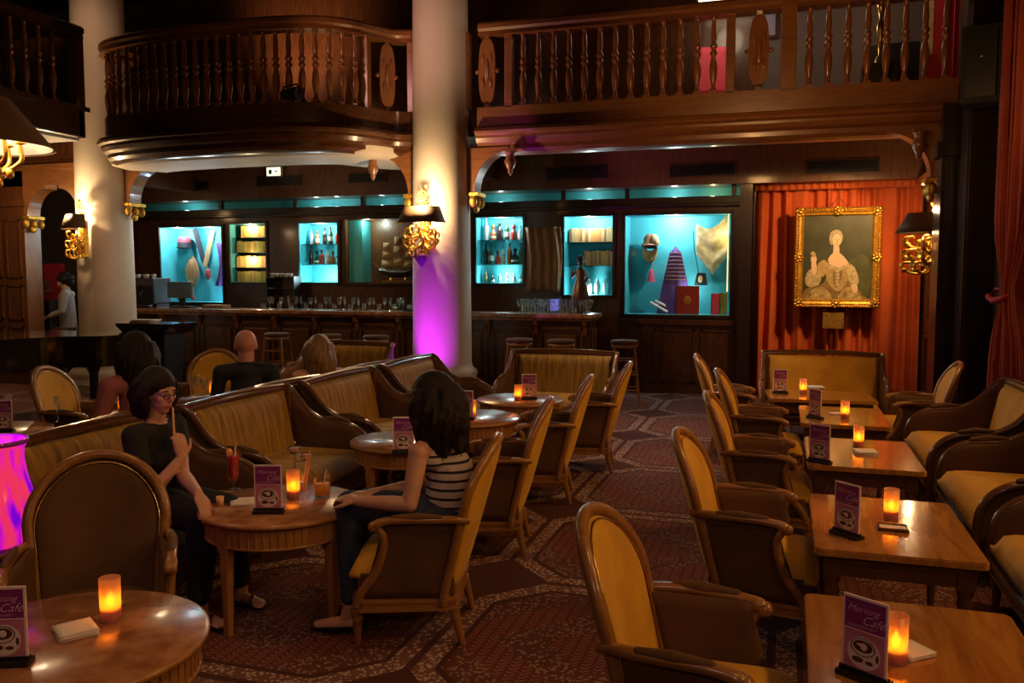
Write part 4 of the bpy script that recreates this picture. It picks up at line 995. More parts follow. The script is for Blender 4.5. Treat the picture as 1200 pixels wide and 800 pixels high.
# ================================================================== SETTEES
def make_settee(L=1.2, front='settee_velvet', woodm='settee_wood'):
    t_ = thing('settee', '', 'settee'); h_ = L / 2
    def bx(z): return -.31 - .11 * (z - .30) / .57
    # top rail
    tp = [(bx(.87), -h_ + L * k / 12, .845 + .018 * math.sin(PI * k / 12)) for k in range(13)]
    MB().sweep(tp, [(-.022, -.028), (.022, -.028), (.028, -.01), (.019, .002), (.023, .016), (.010, .025), (-.010, .025), (-.023, .016), (-.019, .002), (-.028, -.01)], (0, 0, 1), smooth=False).build('top_rail', woodm, t_)
    for sy in (-1, 1):
        MB().box(-.40, -.34, sy * (h_ - .03) - .03, sy * (h_ - .03) + .03, .2, .82, .01).build('back_post', woodm, t_)
    def pad(off, bl):
        def f(u, v):
            s_ = 2 * u - 1; z = .30 + .52 * v; e = max(0, 1 - abs(s_) ** 8) * max(0, 1 - abs(2 * v - 1) ** 6)
            return (bx(z) + off + bl * e ** .6, s_ * (h_ - .05), z)
        return f
    MB().slab(pad(.022, .05), 20, 12, (-.02, 0, 0)).build('back_cushion', front, t_)
    MB().slab(pad(-.022, -.015), 20, 12, (.02, 0, 0)).build('outer_back', front, t_)
    def seat(u, v):
        s_ = 2 * u - 1; e = max(0, 1 - abs(s_) ** 10) * max(0, 1 - abs(2 * v - 1) ** 8)
        return (-.33 + .67 * v, s_ * (h_ - .05), .325 + .10 * e ** .5)
    MB().slab(seat, 20, 14, (0, 0, -.03)).build('seat_cushion', front, t_)
    MB().box(-.36, .33, -h_ + .01, h_ - .01, .17, .26, .012).box(-.365, .342, -h_, h_, .18, .195, .004).box(-.365, .342, -h_, h_, .24, .255, .004).box(-.33, .32, -h_ + .03, h_ - .03, .26, .33).build('seat_rail', woodm, t_)
    for sx in (-.31, .30):
        for sy in (-1, 1): MB().lathe([(.014, 0), (.018, .02), (.028, .12), (.034, .13), (.026, .145), (.036, .18)], (sx, sy * (h_ - .05), 0), 12).build('leg', woodm, t_)
    prof = catmull([(-.42, 0, .85), (-.36, 0, .825), (-.285, 0, .745), (-.20, 0, .655), (-.08, 0, .595), (.06, 0, .58), (.17, 0, .56), (.26, 0, .50), (.31, 0, .40), (.325, 0, .20)], 5)
    for sy in (-1, 1):
        y = sy * (h_ - .0); pth = [Vector((p.x, y, p.z)) for p in prof]
        ao = MB().sweep(pth, [(-.022, -.022), (.022, -.022), (.027, -.006), (.017, .004), (.014, .018), (-.014, .018), (-.017, .004), (-.027, -.006)], (0, 1, 0)); ao = ao.build('arm', woodm, t_)
        def side(u, v, y=y):
            i = u * (len(prof) - 1); a = prof[int(i)]; b_ = prof[min(int(i) + 1, len(prof) - 1)]; q = a.lerp(b_, i - int(i))
            return (q.x, y, .24 + (q.z - .24) * v)
        MB().slab(side, 24, 6, (0, -sy * .03, 0)).build('side_panel', 'brown_velvet', t_)
        MB().limb([((-.08, y, .612), .016), ((.03, y, .614), .024), ((.13, y, .598), .016)], 10).build('arm_pad', 'brown_velvet', ao)
    return t_
se = make_settee(1.18); se2 = make_settee(1.22, 'mustard')
def settee(p, x, y, deg, label, grp=None): return place(p, USED, (x, y, 0), R(deg), label, grp)
G3 = 'settees behind the round tables'
settee(se, -3.28, 3.80, 0, 'near settee behind the woman in black, at the left', G3)
settee(se, -3.24, 5.10, 0, 'settee between the woman in black and the next settee, beside her table', G3)
settee(se, -3.20, 6.45, 0, 'third settee of the left row, behind the striped woman', G3)
settee(se, -3.16, 7.78, 0, 'farthest settee of the left row, in front of the violet-lit column', G3)
G4 = 'settees along the right wall'
settee(se2, 1.33, 7.22, 180, 'farthest mustard settee along the right wall', G4)
settee(se2, 1.35, 5.72, 180, 'middle mustard settee along the right wall', G4)
settee(se2, 1.37, 4.25, 180, 'nearest mustard settee at the right edge', G4)
settee(se2, .40, 9.42, -90, 'settee facing the viewer before the red curtain', None)
settee(se, -2.30, 8.72, -90, 'brown settee facing the viewer between the column and the bar stool', None)
settee(se, -5.15, 9.1, -90, 'settee facing the viewer behind the blonde woman', None)
settee(se, -4.19, 4.35, 180, 'reverse settee back to back with the near left settee', None)
settee(se, -4.14, 5.72, 180, 'reverse settee carrying the bald man, back to back with the left row', None)
settee(se, -4.10, 7.05, 180, 'reverse settee carrying the blonde woman, back to back with the left row', None)

# ================================================================== TABLES
TZ = .56
def make_round(r=.33, topm='table_top_burr', TZ=TZ):
    t_ = thing('round_table', '', 'table')
    tt = MB().lathe([(0, TZ - .023), (r - .01, TZ - .023), (r, TZ - .017), (r, TZ - .007), (r - .008, TZ), (0, TZ)], seg=56).build('tabletop', topm, t_)
    MB().lathe([(r - .004, TZ - .025), (r + .004, TZ - .023), (r + .006, TZ - .013), (r + .002, TZ - .003), (r - .008, TZ - .001)], seg=56, cap=False).build('edge_band', 'round_table_wood', tt)
    za, zb = TZ - .13, TZ - .023
    ap = MB().lathe([(r - .055, za), (r - .03, za), (r - .03, zb), (r - .055, zb)], seg=56, smooth=False, cap=False)
    for k in range(64):
        a = 2 * PI * k / 64; c = Vector((math.cos(a), math.sin(a), 0)) * (r - .03); ap.cone(c + Vector((0, 0, za + .01)), c + Vector((0, 0, zb - .012)), .006, .006, 6)
    ap.lathe([(r - .03, za - .002), (r - .022, za + .002), (r - .024, za + .01), (r - .03, za + .012)], seg=56, cap=False); ap.build('apron', 'round_table_wood', t_)
    for k in range(4):
        a = PI / 4 + PI / 2 * k; M = Matrix.Translation((math.cos(a) * (r - .05), math.sin(a) * (r - .05), 0)) @ Matrix.Rotation(a, 4, 'Z')
        MB().add([(sx * .014, sy * .014, 0) for sx, sy in ((-1, -1), (1, -1), (1, 1), (-1, 1))] + [(sx * .026, sy * .026, TZ - .03) for sx, sy in ((-1, -1), (1, -1), (1, 1), (-1, 1))], [(3, 2, 1, 0), (4, 5, 6, 7), (0, 1, 5, 4), (1, 2, 6, 5), (2, 3, 7, 6), (3, 0, 4, 7)]).box(-.028, .028, -.028, .028, za - .01, zb).xf(M).build('leg', 'round_table_wood', t_)
    return t_
rt = make_round(.393); G5 = 'round tables of the middle row'
RT = [at(329, 589, TZ), at(478, 515, TZ), at(552, 488, TZ), at(609, 467, TZ)]
RT = [(p.x, p.y) for p in RT]
place(rt, USED, (*RT[0], 0), .55, 'round table with drinks between the two women', G5)
place(rt, USED, (*RT[1], 0), .4, 'round table holding only a menu card, behind the striped woman', G5)
place(rt, USED, (*RT[2], 0), .3, 'round table with teal reflections, third from the viewer', G5)
place(rt, USED, (*RT[3], 0), .5, 'farthest round table, before the brown settee', G5)
rt3 = make_round(.30); p = at(160, 481, TZ); place(rt3, USED, (p.x, p.y, 0), .5, 'round table with a candle behind the near left settee', None)
p = at(242, 467, TZ); place(rt3, USED, (p.x, p.y, 0), .5, 'round table with glasses in front of the bald man', None)
rt2 = make_round(.425); NT = at(76, 749, TZ); place(rt2, USED, (NT.x, NT.y, 0), .2, 'large round burr-wood table in the near left corner of the picture', None)
def make_rect(w_, d_, label, TZ=TZ):
    t_ = thing('rectangular_table', label, 'table'); a, b_ = w_ / 2, d_ / 2
    def rr(a, b_, r_): 
        o = []
        for cx, cy, s0 in ((a - r_, b_ - r_, 0), (-a + r_, b_ - r_, 1), (-a + r_, -b_ + r_, 2), (a - r_, -b_ + r_, 3)):
            for k in range(6): q = PI / 2 * (s0 + k / 5); o.append((cx + r_ * math.cos(q), cy + r_ * math.sin(q)))
        return o
    MB().prism(rr(a - .004, b_ - .004, .03), 'z', TZ - .007, TZ).prism(rr(a, b_, .034), 'z', TZ - .030, TZ - .006).build('tabletop', 'table_wood', t_)
    z0, z1 = TZ - .125, TZ - .029
    MB().box(-a + .05, a - .05, -b_ + .05, -b_ + .07, z0, z1).box(-a + .05, a - .05, b_ - .07, b_ - .05, z0, z1).box(-a + .05, -a + .07, -b_ + .05, b_ - .05, z0, z1).box(a - .07, a - .05, -b_ + .05, b_ - .05, z0, z1).build('apron', 'settee_wood', t_)
    for sx in (-1, 1):
        for sy in (-1, 1):
            MB().lathe([(.014, 0), (.02, .03), (.016, .05), (.028, z0 - .09), (.034, z0 - .07), (.026, z0 - .05), (.034, z0 - .03), (.034, z0)], (sx * (a - .075), sy * (b_ - .075), 0), 12).box(sx * (a - .075) - .034, sx * (a - .075) + .034, sy * (b_ - .075) - .034, sy * (b_ - .075) + .034, z0 - .01, z1).build('leg', 'settee_wood', t_)
    return t_
tb = make_rect(.66, .95, ''); G6 = 'rectangular tables of the right-hand row'
TT = [(.42, 2.70), (.475, 4.19), (.485, 5.85), (.47, 7.37)]
for k, (x, y) in enumerate(TT): place(tb, USED, (x, y, 0), 0, ['nearest rectangular table at the bottom right corner', 'second rectangular table from the viewer, with pale reflections', 'third rectangular table, with candle and thick napkin stack', 'fourth rectangular table, before the far settee\'s table'][k], G6)
place(tb, USED, (.335, 8.56, 0), R(95), 'farthest rectangular table, set crosswise before the far settee', None)

# ================================================================== TABLE THINGS
def make_menu():
    t_ = thing('menu_card', '', 'menu card')
    MB().box(-.062, .062, -.022, .022, 0, .014, .003).box(-.060, .060, -.006, -.003, .012, .022).box(-.060, .060, .003, .006, .012, .022).build('stand', 'black', t_)
    cdp = MB().box(-.055, .055, -.003, .003, .012, .196).build('card', 'menu_edge', t_)
    for s_ in (-1, 1):
        f = MB().box(-.050, .050, s_ * .0032 - .0002, s_ * .0032 + .0002, .118, .190); f.build('purple_panel', 'menu_purple', cdp)
        MB().box(-.050, .050, s_ * .0032 - .0002, s_ * .0032 + .0002, .020, .115).build('photo_panel', 'menu_photo', cdp)
    pc = MB(); RX = Matrix.Rotation(PI / 2, 4, 'X')
    pc.lathe([(.0, 0), (.041, 0), (.041, .0006), (0, .0006)], (0, -.0034, .064), 28, RX, smooth=False, sy=.95); pc.build('saucer_print', 'cup_white', cdp)
    MB().lathe([(.0, 0), (.024, 0), (.024, .0005), (.0, .0005)], (-.002, -.0042, .080), 24, RX, smooth=False, sy=.6).lathe([(.028, 0), (.0305, 0), (.0305, .0005), (.028, .0005)], (-.002, -.0042, .078), 24, RX, smooth=False, cap=False, sy=.72).lathe([(0, 0), (.014, 0), (.014, .0005), (0, .0005)], (-.014, -.0042, .046), 20, RX, smooth=False, sy=.5).ball((.014, -.004, .044), (.010, .0006, .005)).ball((.033, -.004, .060), (.004, .0006, .010)).build('cup_print', 'coffee', cdp)
    MB().ball((.0, -.0048, .080), (.009, .0006, .009)).ball((-.010, -.0048, .083), (.008, .0006, .003)).build('cream_print', 'cup_white', cdp)
    for txt, s_, x, z in (('Morning', .023, -.044, .160), ('Café', .030, -.008, .134)):
        cu = bpy.data.curves.new('lettering', 'FONT'); cu.body = txt; cu.size = s_; cu.shear = .45; cu.extrude = .0002; cu.offset = -.0003; cu.materials.append(MATS['menu_text'])
        tmp = bpy.data.objects.new('lettering', cu); C.objects.link(tmp); bpy.context.view_layer.update(); me = bpy.data.meshes.new_from_object(tmp.evaluated_get(bpy.context.evaluated_depsgraph_get())); bpy.data.objects.remove(tmp); o = bpy.data.objects.new('lettering', me); C.objects.link(o); o.parent = cdp; o.location = (x, -.0037, z); o.rotation_euler = (PI / 2, 0, 0)
    MB().box(-.044, .03, -.0037, -.0034, .127, .1278).box(-.044, .02, -.0037, -.0034, .1235, .1241).build('small_print', 'menu_text', cdp)
    return t_
mn = make_menu(); G7 = 'purple menu cards'
def menu(px, py, deg, where, z=TZ):
    p = at(px, py, z); mn.scale = (1.2, 1.2, 1.2); return place(mn, USED, (p.x, p.y, z), R(deg), 'purple menu card in a black stand ' + where, G7)
menu(1012, 796, -33, 'on the nearest rectangular table'); menu(992, 628, -44, 'on the second rectangular table'); menu(960, 542, -30, 'on the third rectangular table'); menu(955, 490, -50, 'on the fourth rectangular table'); menu(914, 461, 15, 'on the farthest rectangular table')
menu(315, 601, 18, 'on the round table with drinks'); menu(473, 531, 22, 'on the round table behind the striped woman'); menu(545, 492, 10, 'on the third round table'); menu(620, 468, 20, 'on the farthest round table')
menu(6, 779, 24, 'on the near left round table'); 
m_ = menu(4, 506, 25, 'standing at the left edge behind the glowing bucket'); m_.location.z = TZ
MP = [m_.location.x, m_.location.y]
place(rt, USED, (MP[0] - .15, MP[1] + .05, 0), .5, 'round table at the left edge carrying a menu card', None)

def make_candle():
    t_ = thing('candle_holder', '', 'candle holder')
    MB().lathe([(.026, 0), (.027, .004), (.0285, .115), (.0265, .115), (.025, .006), (0, .006)], seg=28).build('frosted_glass', 'candle_glass', t_)
    wx = MB().lathe([(.0, .006), (.0235, .006), (.0235, .034), (.0, .036)], seg=20).build('candle', 'wax', t_)
    MB().lathe([(.001, .036), (.008, .042), (.012, .052), (.010, .062), (.004, .074), (.0005, .08)], seg=12).build('flame', 'flame', wx)
    return t_
cd = make_candle(); G8 = 'lit candle holders'
CAND = []
def candle(px, py, where, e=.10, z=TZ):
    p = at(px, py, z); cd.scale = (1.2, 1.2, 1.25); o = place(cd, USED, (p.x, p.y, z), 0, 'lit candle in a frosted glass ' + where, G8); CAND.append((p.x, p.y, z + .072, e)); return o
candle(1049, 776, 'on the nearest rectangular table'); candle(1044, 608, 'on the second rectangular table'); candle(1006, 523, 'on the third rectangular table'); candle(990, 490, 'on the fourth rectangular table'); candle(941, 461, 'on the farthest rectangular table')
candle(344, 583, 'on the round table with drinks'); candle(553, 489, 'on the third round table, behind its menu'); candle(607, 469, 'on the farthest round table'); candle(130, 726, 'on the near left round table'); candle(144, 484, 'behind the near left settee'); candle(250, 464, 'in front of the bald man')

def napkins(px, py, deg, w_, n, label, sx=1.0, m='paper', th=.0028):
    p = at(px, py, TZ); t_ = thing('napkin_stack', label, 'napkins', (p.x, p.y, TZ), R(deg), None)
    for k in range(n):
        q = random.uniform(-.06, .06); h_ = w_ / 2 * 1.2; o = MB().slab(lambda u, v: ((2 * u - 1) * h_ * sx, (2 * v - 1) * h_, .0008 * math.sin(u * 5 + k) + .0006), 6, 6, (0, 0, th)).build('napkin', m, t_); o.location = (random.uniform(-.002, .002), random.uniform(-.002, .002), k * (th + .0009)); o.rotation_euler = (0, 0, q)
    return t_
napkins(89, 742, 58, .095, 6, 'stack of white paper napkins on the near left table')
napkins(1066, 765, 40, .085, 4, 'small stack of napkins behind the nearest right candle')
napkins(1014, 531, 5, .11, 5, 'stack of white napkins on the third rectangular table', th=.003)
napkins(956, 455, 8, .13, 6, 'pale napkin stack at the far edge of the fourth rectangular table')
napkins(978, 485, 8, .07, 3, 'small napkins beside the candle on the fourth rectangular table')
p = at(1046, 620, TZ); ty = thing('bill_tray', 'small brown bill tray with a paper slip on the second table', 'tray', (p.x, p.y, TZ), R(-2))
MB().box(-.065, .065, -.045, .045, 0, .006).box(-.065, .065, -.045, -.040, 0, .016).box(-.065, .065, .040, .045, 0, .016).box(-.065, -.060, -.045, .045, 0, .016).box(.060, .065, -.045, .045, 0, .016).build('tray', 'settee_wood', ty); MB().box(-.055, .055, -.035, .035, .006, .010).build('paper_slip', 'paper', ty)
# drinks table
p = at(274, 574, TZ); hg = thing('cocktail_glass', 'tall footed glass of red cocktail', 'cocktail', (p.x, p.y, TZ)); hg.scale = (1.2, 1.2, 1.2)
MB().lathe([(.032, 0), (.030, .004), (.006, .010), (.005, .03), (.018, .045), (.026, .075), (.024, .11), (.030, .15), (.033, .18)], seg=24, cap=False).build('glass', 'clear_glass', hg)
MB().lathe([(0, .036), (.016, .046), (.0245, .075), (.0225, .11), (.028, .15), (.0285, .155), (0, .155)], seg=24).build('red_drink', 'drink_red', hg)
MB().cone((.008, 0, .14), (.016, 0, .215), .004, .004).build('straw', 'straw', hg); MB().lathe([(0, -.003), (.02, -.003), (.02, .003), (0, .003)], (-.018, 0, .165), 16, Matrix.Rotation(PI / 2.3, 4, 'Y')).build('fruit_slice', 'drink_orange', hg)
p = at(378, 582, TZ); tg = thing('tumbler', 'short tumbler of orange juice with a straw', 'drink', (p.x, p.y, TZ)); tg.scale = (1.2, 1.2, 1.2)
MB().lathe([(.030, 0), (.033, .004), (.036, .09)], seg=24, cap=False).build('glass', 'clear_glass', tg); MB().lathe([(0, .012), (.031, .012), (.0335, .058), (0, .058)], seg=24).build('orange_drink', 'drink_orange', tg); MB().cone((0, 0, .02), (.02, 0, .115), .0025, .0025).build('straw', 'paper', tg); MB().lathe([(0, 0), (.030, 0), (.031, .011), (0, .011)], seg=24).build('thick_base', 'clear_glass_teal', tg)
p = at(357, 577, TZ); bs = thing('breadstick_glass', 'narrow glass of upright breadsticks', 'snack glass', (p.x, p.y, TZ)); bs.scale = (1.2, 1.2, 1.2); MB().lathe([(.022, 0), (.024, .004), (.027, .085)], seg=20, cap=False).build('glass', 'clear_glass', bs)
for k, (a, b_) in enumerate(((.0, .012), (.010, .026), (-.006, .018))): MB().cone((a - .008, .004 * k - .004, .006), (b_ + .008, .006 * k - .006, .165 + .01 * k), .0042, .0035).build('breadstick', 'straw', bs)
p = at(346, 566, TZ); sd = thing('snack_stand', 'two-bowl metal snack stand with a ball finial', 'snack stand', (p.x, p.y, TZ)); sd.scale = (1.2, 1.2, 1.2)
MB().cone((0, 0, .004), (0, 0, .185), .003, .003).lathe([(.04, 0), (.038, .004), (.004, .008)], seg=20).ball((0, 0, .19), .006).build('stem', 'steel', sd)
for x, y, z, m__ in ((-.005, 0, .135, 'paper'), (.045, .015, .105, 'cup_white')):
    MB().lathe([(.0, 0), (.012, .002), (.033, .028), (.035, .032), (.031, .030), (.01, .006), (0, .005)], (x, y, z), 20).build('bowl', 'clear_glass_teal', sd); MB().ball((x, y, z + .02), (.026, .026, .012)).build('snacks', 'skin_pink', sd)
MB().cone((0, 0, .10), (.045, .015, .105), .003, .003).build('branch', 'steel', sd)
napkins(288, 588, 35, .12, 2, 'open patterned napkins left of the menu on the drinks table', m='paper')
p = at(262, 583, TZ); MBd = MB().lathe([(0, 0), (.03, 0), (.045, .004), (.048, .008), (.044, .007), (.028, .003), (0, .003)], seg=24); o = MBd.build('small_plate', 'white_china'); tag(o, 'small white plate at the left of the drinks table', 'plate', None, (p.x, p.y, TZ))
for q in range(5): tag(MB().ball((0, 0, .006), .006, 8, 6).build('olive', 'leaf_green'), 'dark olive on the small white plate', 'olive', 'olives on the small plate', (p.x + .018 * math.cos(q * 1.3), p.y + .018 * math.sin(q * 1.3), TZ + .004))
p = at(258, 592, TZ); o = MB().lathe([(0, 0), (.016, 0), (.019, .045), (.017, .045), (.014, .003), (0, .003)], seg=18).build('shot_glass', 'straw'); tag(o, 'small amber cup at the left rim of the drinks table', 'cup', None, (p.x, p.y, TZ))
for px, py in ((226, 466), (232, 462), (240, 467), (258, 463)):
    p = at(px, py, TZ); tag(glassware('wine'), 'stemmed glass on the table in front of the bald man', 'glass', 'glasses in front of the bald man', (p.x, p.y, TZ))
p = at(120, 490, TZ); napkins(122, 488, 20, .12, 3, 'napkins left of the candle behind the near left settee')
p = at(68, 494, TZ)
tag(glassware('flute'), 'tall stemmed glass standing behind the near left settee', 'glass', None, (p.x, p.y + .0, TZ))

# glowing bucket on a low table
p = at(0, 634, .55); bx_, by_ = p.x - .02, p.y
lt_ = make_round(.22, 'black_gloss', .55); lt_.location = (bx_, by_, 0); lt_['label'] = 'low dark side table under the glowing magenta bucket'; lt_['category'] = 'table'
gb = thing('glowing_bucket', 'flared glass bucket glowing magenta and violet at the left edge', 'ice bucket', (bx_, by_, .552))
MB().lathe([(.0, 0), (.165, 0), (.18, .012), (.182, .06), (.170, .13), (.148, .21), (.130, .28), (.120, .36), (.122, .40), (.135, .43), (.138, .438), (.130, .436), (.112, .40), (.108, .36), (0, .34)], seg=48).build('glass_body', 'glow_magenta', gb)
MB().lathe([(.134, .422), (.141, .43), (.141, .442), (.134, .444), (.13, .436)], seg=48, cap=False).build('rim', 'purple_crystal', gb)
MB().ball((.02, -.02, .2), (.06, .06, .12)).build('lamp_core', 'glow_white', gb)

# piano, host stand
pn = thing('grand_piano', 'black grand piano with closed lid at the left edge beside the column', 'piano', (-8.3, 7.9, 0))
out = [(-1.0, -.9), (-.1, -.9), (.05, -.75), (.12, -.4), (.30, -.05), (.62, .12), (.72, .35), (.60, .62), (.35, .72), (-1.0, .72)]
oc = [(p.x, p.y) for p in catmull([(a, b_, 0) for a, b_ in out] + [(-1.0, -.9, 0)], 5)][:-6]
MB().prism(oc, 'z', .62, .95).build('case', 'black_gloss', pn); MB().prism([(a * 1.02, b_ * 1.02) for a, b_ in oc], 'z', .955, .985).build('lid', 'black_gloss', pn)
for x, y in ((-.75, -.6), (-.15, -.65), (.3, .4)): MB().lathe([(.03, 0), (.045, .03), (.04, .08), (.055, .12), (.05, .5), (.075, .56), (.08, .62)], (x, y, 0), 16).build('leg', 'black_gloss', pn)
MB().box(-.5, -.4, -.5, -.42, .1, .62).box(-.6, -.3, -.52, -.4, .06, .12, .01).build('pedal_lyre', 'black_gloss', pn)
p = at(184, 377, 1.10); hs = thing('lectern', 'black tapered stand with papers in front of the left half of the bar', 'lectern', (p.x, p.y, 0))
MB().add([(sx * .20, sy * .16, .03) for sx, sy in ((-1, -1), (1, -1), (1, 1), (-1, 1))] + [(sx * .28, sy * .2, 1.02) for sx, sy in ((-1, -1), (1, -1), (1, 1), (-1, 1))], [(3, 2, 1, 0), (4, 5, 6, 7), (0, 1, 5, 4), (1, 2, 6, 5), (2, 3, 7, 6), (3, 0, 4, 7)]).box(-.3, .3, -.24, .24, 0, .05, .01).build('body', 'black', hs)
MB().prism([(-.42, 1.09), (.42, 1.09), (.42, 1.06), (.30, .96), (-.30, .96), (-.42, 1.06)], 'y', -.26, .26).build('top', 'black_gloss', hs)
for k in range(3): tag(MB().box(-.15, .15, -.1, .1, 0, .012).build('paper_folder', 'paper' if k else 'cream_cloth'), 'flat folder of papers on the black stand before the bar', 'folder', 'folders on the black stand', (p.x - .2 + .02 * k, p.y, 1.09 + .013 * k), .1 * k)

# ================================================================== CURTAINS, PORTRAIT, SCONCES
def curtain(name, label, x0, x1, y, z0, z1, folds, amp, m, valance=False, axis='x', gather=None):
    t_ = thing(name, label, 'curtain', (0, 0, 0)); n = folds * 12
    def f(u, v):
        x = x0 + (x1 - x0) * u; ph = 2 * PI * folds * u
        ph2 = ph + 1.8 * math.sin(ph * .13 + .4) + .9 * math.sin(ph * .31 + 2 * v); d = amp * (.75 * math.sin(ph2) + .35 * math.sin(ph2 * .43 + 1.3 + .9 * v) + .25 * math.sin(ph2 * 1.7 + .5)) * (.6 + .4 * (1 - v))
        z = z0 + (z1 - z0) * v
        if gather:
            g = math.exp(-((z - gather) / .35) ** 2); xm = (x0 + x1) / 2 + (.1 if axis == 'y' else 0); x = x + (xm - x) * .62 * g + .02 * math.sin(ph) * (1 - g)
        return (x, y + d, z) if axis == 'x' else (y + d, x, z)
    MB().slab(f, n, 24, (0, .01, 0) if axis == 'x' else (.01, 0, 0)).build('drape', m, t_)
    return t_
cu = curtain('red_curtain', 'tall orange-red curtain hanging behind the portrait and far settee', -.42, 1.72, 12.57, .02, 2.98, 13, .085, 'curtain_red')
def val(u, v): ph = 2 * PI * 22 * u; return (-.42 + 2.16 * u, 12.44 + .015 * math.sin(ph), 2.86 + .10 * v)
MB().slab(val, 200, 3, (0, .008, 0)).build('pleated_heading', 'curtain_red', cu)
MB().cone((-.44, 12.47, 2.93), (1.74, 12.47, 2.93), .015, .015).build('curtain_rod', 'brass', cu)
cu = curtain('red_curtain', 'dark red curtain gathered by a tieback at the right edge', 7.6, 9.04, 1.87, .02, 5.4, 12, .055, 'curtain_dark_red', axis='y', gather=1.55)
MB().tube([(1.80, 8.30, 1.5), (1.775, 8.6, 1.47), (1.80, 8.9, 1.5), (1.88, 8.98, 1.56), (1.94, 8.65, 1.58), (1.88, 8.25, 1.56)], .028, 8, True).build('tieback', 'red_cloth', cu)
# portrait
PY_ = 12.30
X0, X1, Z0, Z1 = rectY(931, 243, 1032, 360, PY_)
w_, h_ = X1 - X0, Z1 - Z0
pt = thing('framed_portrait', 'gilt-framed portrait of a seated lady hanging before the red curtain', 'painting', ((X0 + X1) / 2, PY_, Z0), 0)
fr = MB(); FS = [(-.06, .0), (-.06, .05), (-.045, .075), (-.025, .06), (-.01, .075), (.02, .055), (.035, .065), (.055, .03), (.055, 0)]
a, fw = w_ / 2, .06
def mitre(mb, x0, x1, z0, z1, prof):
    """closed rectangular frame; profile (in-plane offset, depth toward viewer)"""
    n = len(prof); vs = []
    for cx, cz, sx, sz in ((x0, z0, 1, 1), (x1, z0, -1, 1), (x1, z1, -1, -1), (x0, z1, 1, -1)):
        for o_, d_ in prof: vs.append((cx + sx * (o_ + .06), -d_, cz + sz * (o_ + .06)))
    mb.add(vs, [(i * n + j, i * n + (j + 1) % n, ((i + 1) % 4) * n + (j + 1) % n, ((i + 1) % 4) * n + j) for i in range(4) for j in range(n)])
mitre(fr, -a, a, 0, h_, FS); fr.build('gilt_frame', 'gilt', pt)
orn = MB()
for (cx, cz) in ((-a + .06, .06), (a - .06, .06), (-a + .06, h_ - .06), (a - .06, h_ - .06), (0, .05), (0, h_ - .05), (-a + .05, h_ / 2), (a - .05, h_ / 2)):
    for k in range(7): q = 2 * PI * k / 7; orn.ball((cx + .045 * math.cos(q), -.07, cz + .045 * math.sin(q)), (.022, .02, .022), 8, 5)
    orn.ball((cx, -.08, cz), (.03, .02, .03), 10, 6)
for k in range(26):
    for z in (.03, h_ - .03): orn.ball((-a + .1 + (2 * a - .2) * k / 25, -.072, z), (.014, .012, .010), 7, 4)
for k in range(32):
    for x in (-a + .03, a - .03): orn.ball((x, -.072, .1 + (h_ - .2) * k / 31), (.010, .012, .014), 7, 4)
orn.build('frame_carving', 'gold', pt)
MB().box(-a + .09, a - .09, -.03, -.02, .09, h_ - .09).build('canvas', 'canvas_dark', pt)
# generic sitter in flat paint layers
px_ = lambda x, y: ((x - 982) / 101 * w_ , (360 - y) / 117 * h_)
def blob(pts, y, m_, nm, th=.0015):
    P_ = [Vector((*px_(a_, b_), 0)) for a_, b_ in pts]; Q = catmull(P_ + [P_[0]], 6)[:-1]; return MB().prism([(q.x, q.y) for q in Q], 'y', -.031 - y, -.031 - y - th).build(nm, m_, pt)
blob([(996, 305), (1012, 298), (1021, 312), (1019, 345), (1004, 346), (998, 325)], 0, 'canvas_olive', 'painted_backdrop')
blob([(941, 350), (945, 340), (955, 334), (966, 332), (972, 322), (985, 318), (997, 322), (1004, 334), (1012, 344), (1016, 351), (980, 351)], .001, 'gown_dark', 'painted_skirt')
blob([(946, 350), (953, 340), (964, 336), (972, 340), (976, 350)], .002, 'gown', 'painted_skirt_fold'); blob([(984, 350), (990, 338), (1000, 336), (1008, 344), (1011, 350)], .002, 'gown', 'painted_skirt_fold')
blob([(970, 308), (977, 312), (984, 313), (993, 309), (997, 316), (995, 328), (988, 339), (981, 340), (972, 330), (969, 318)], .003, 'gown', 'painted_bodice')
blob([(978, 316), (984, 318), (989, 316), (987, 328), (982, 337), (978, 328)], .004, 'gown_dark', 'painted_stomacher')
blob([(945, 326), (948, 318), (954, 314), (961, 318), (964, 326), (961, 333), (952, 336), (946, 333)], .0045, 'sleeve', 'painted_sleeve')
blob([(960, 308), (967, 304), (972, 310), (970, 320), (964, 324), (959, 317)], .004, 'gown', 'painted_shawl')
blob([(995, 309), (1001, 311), (1006, 320), (1008, 330), (1003, 336), (998, 332), (994, 320)], .0045, 'sleeve', 'painted_sleeve'); blob([(999, 334), (1005, 332), (1007, 340), (1002, 343)], .0055, 'portrait_skin', 'painted_hand')
blob([(952, 306), (956, 305), (958.5, 312), (957.5, 320), (953.5, 320), (952, 313)], .006, 'portrait_skin', 'painted_arm')
blob([(951, 301), (955, 299), (958, 302), (957, 307), (952, 307)], .007, 'portrait_skin', 'painted_hand')
blob([(950, 296), (954, 294), (957, 298), (954, 301)], .008, 'gown', 'painted_flower')
blob([(971, 304), (975, 298), (980, 296), (986, 297), (992, 303), (995, 308), (989, 312), (981, 313), (974, 310)], .006, 'portrait_skin', 'painted_shoulders')
blob([(968, 307), (974, 309), (983, 313), (992, 310), (997, 307), (993, 313), (983, 316), (973, 313)], .0075, 'sleeve', 'painted_neckline')
blob([(977.5, 288), (983.5, 288), (984, 299), (977.5, 299)], .0075, 'portrait_skin', 'painted_neck')
blob([(972, 279), (974, 272), (980, 269), (985.5, 271), (988, 277), (987, 283), (984, 287), (976, 287), (973, 285)], .0085, 'portrait_hair', 'painted_hair')
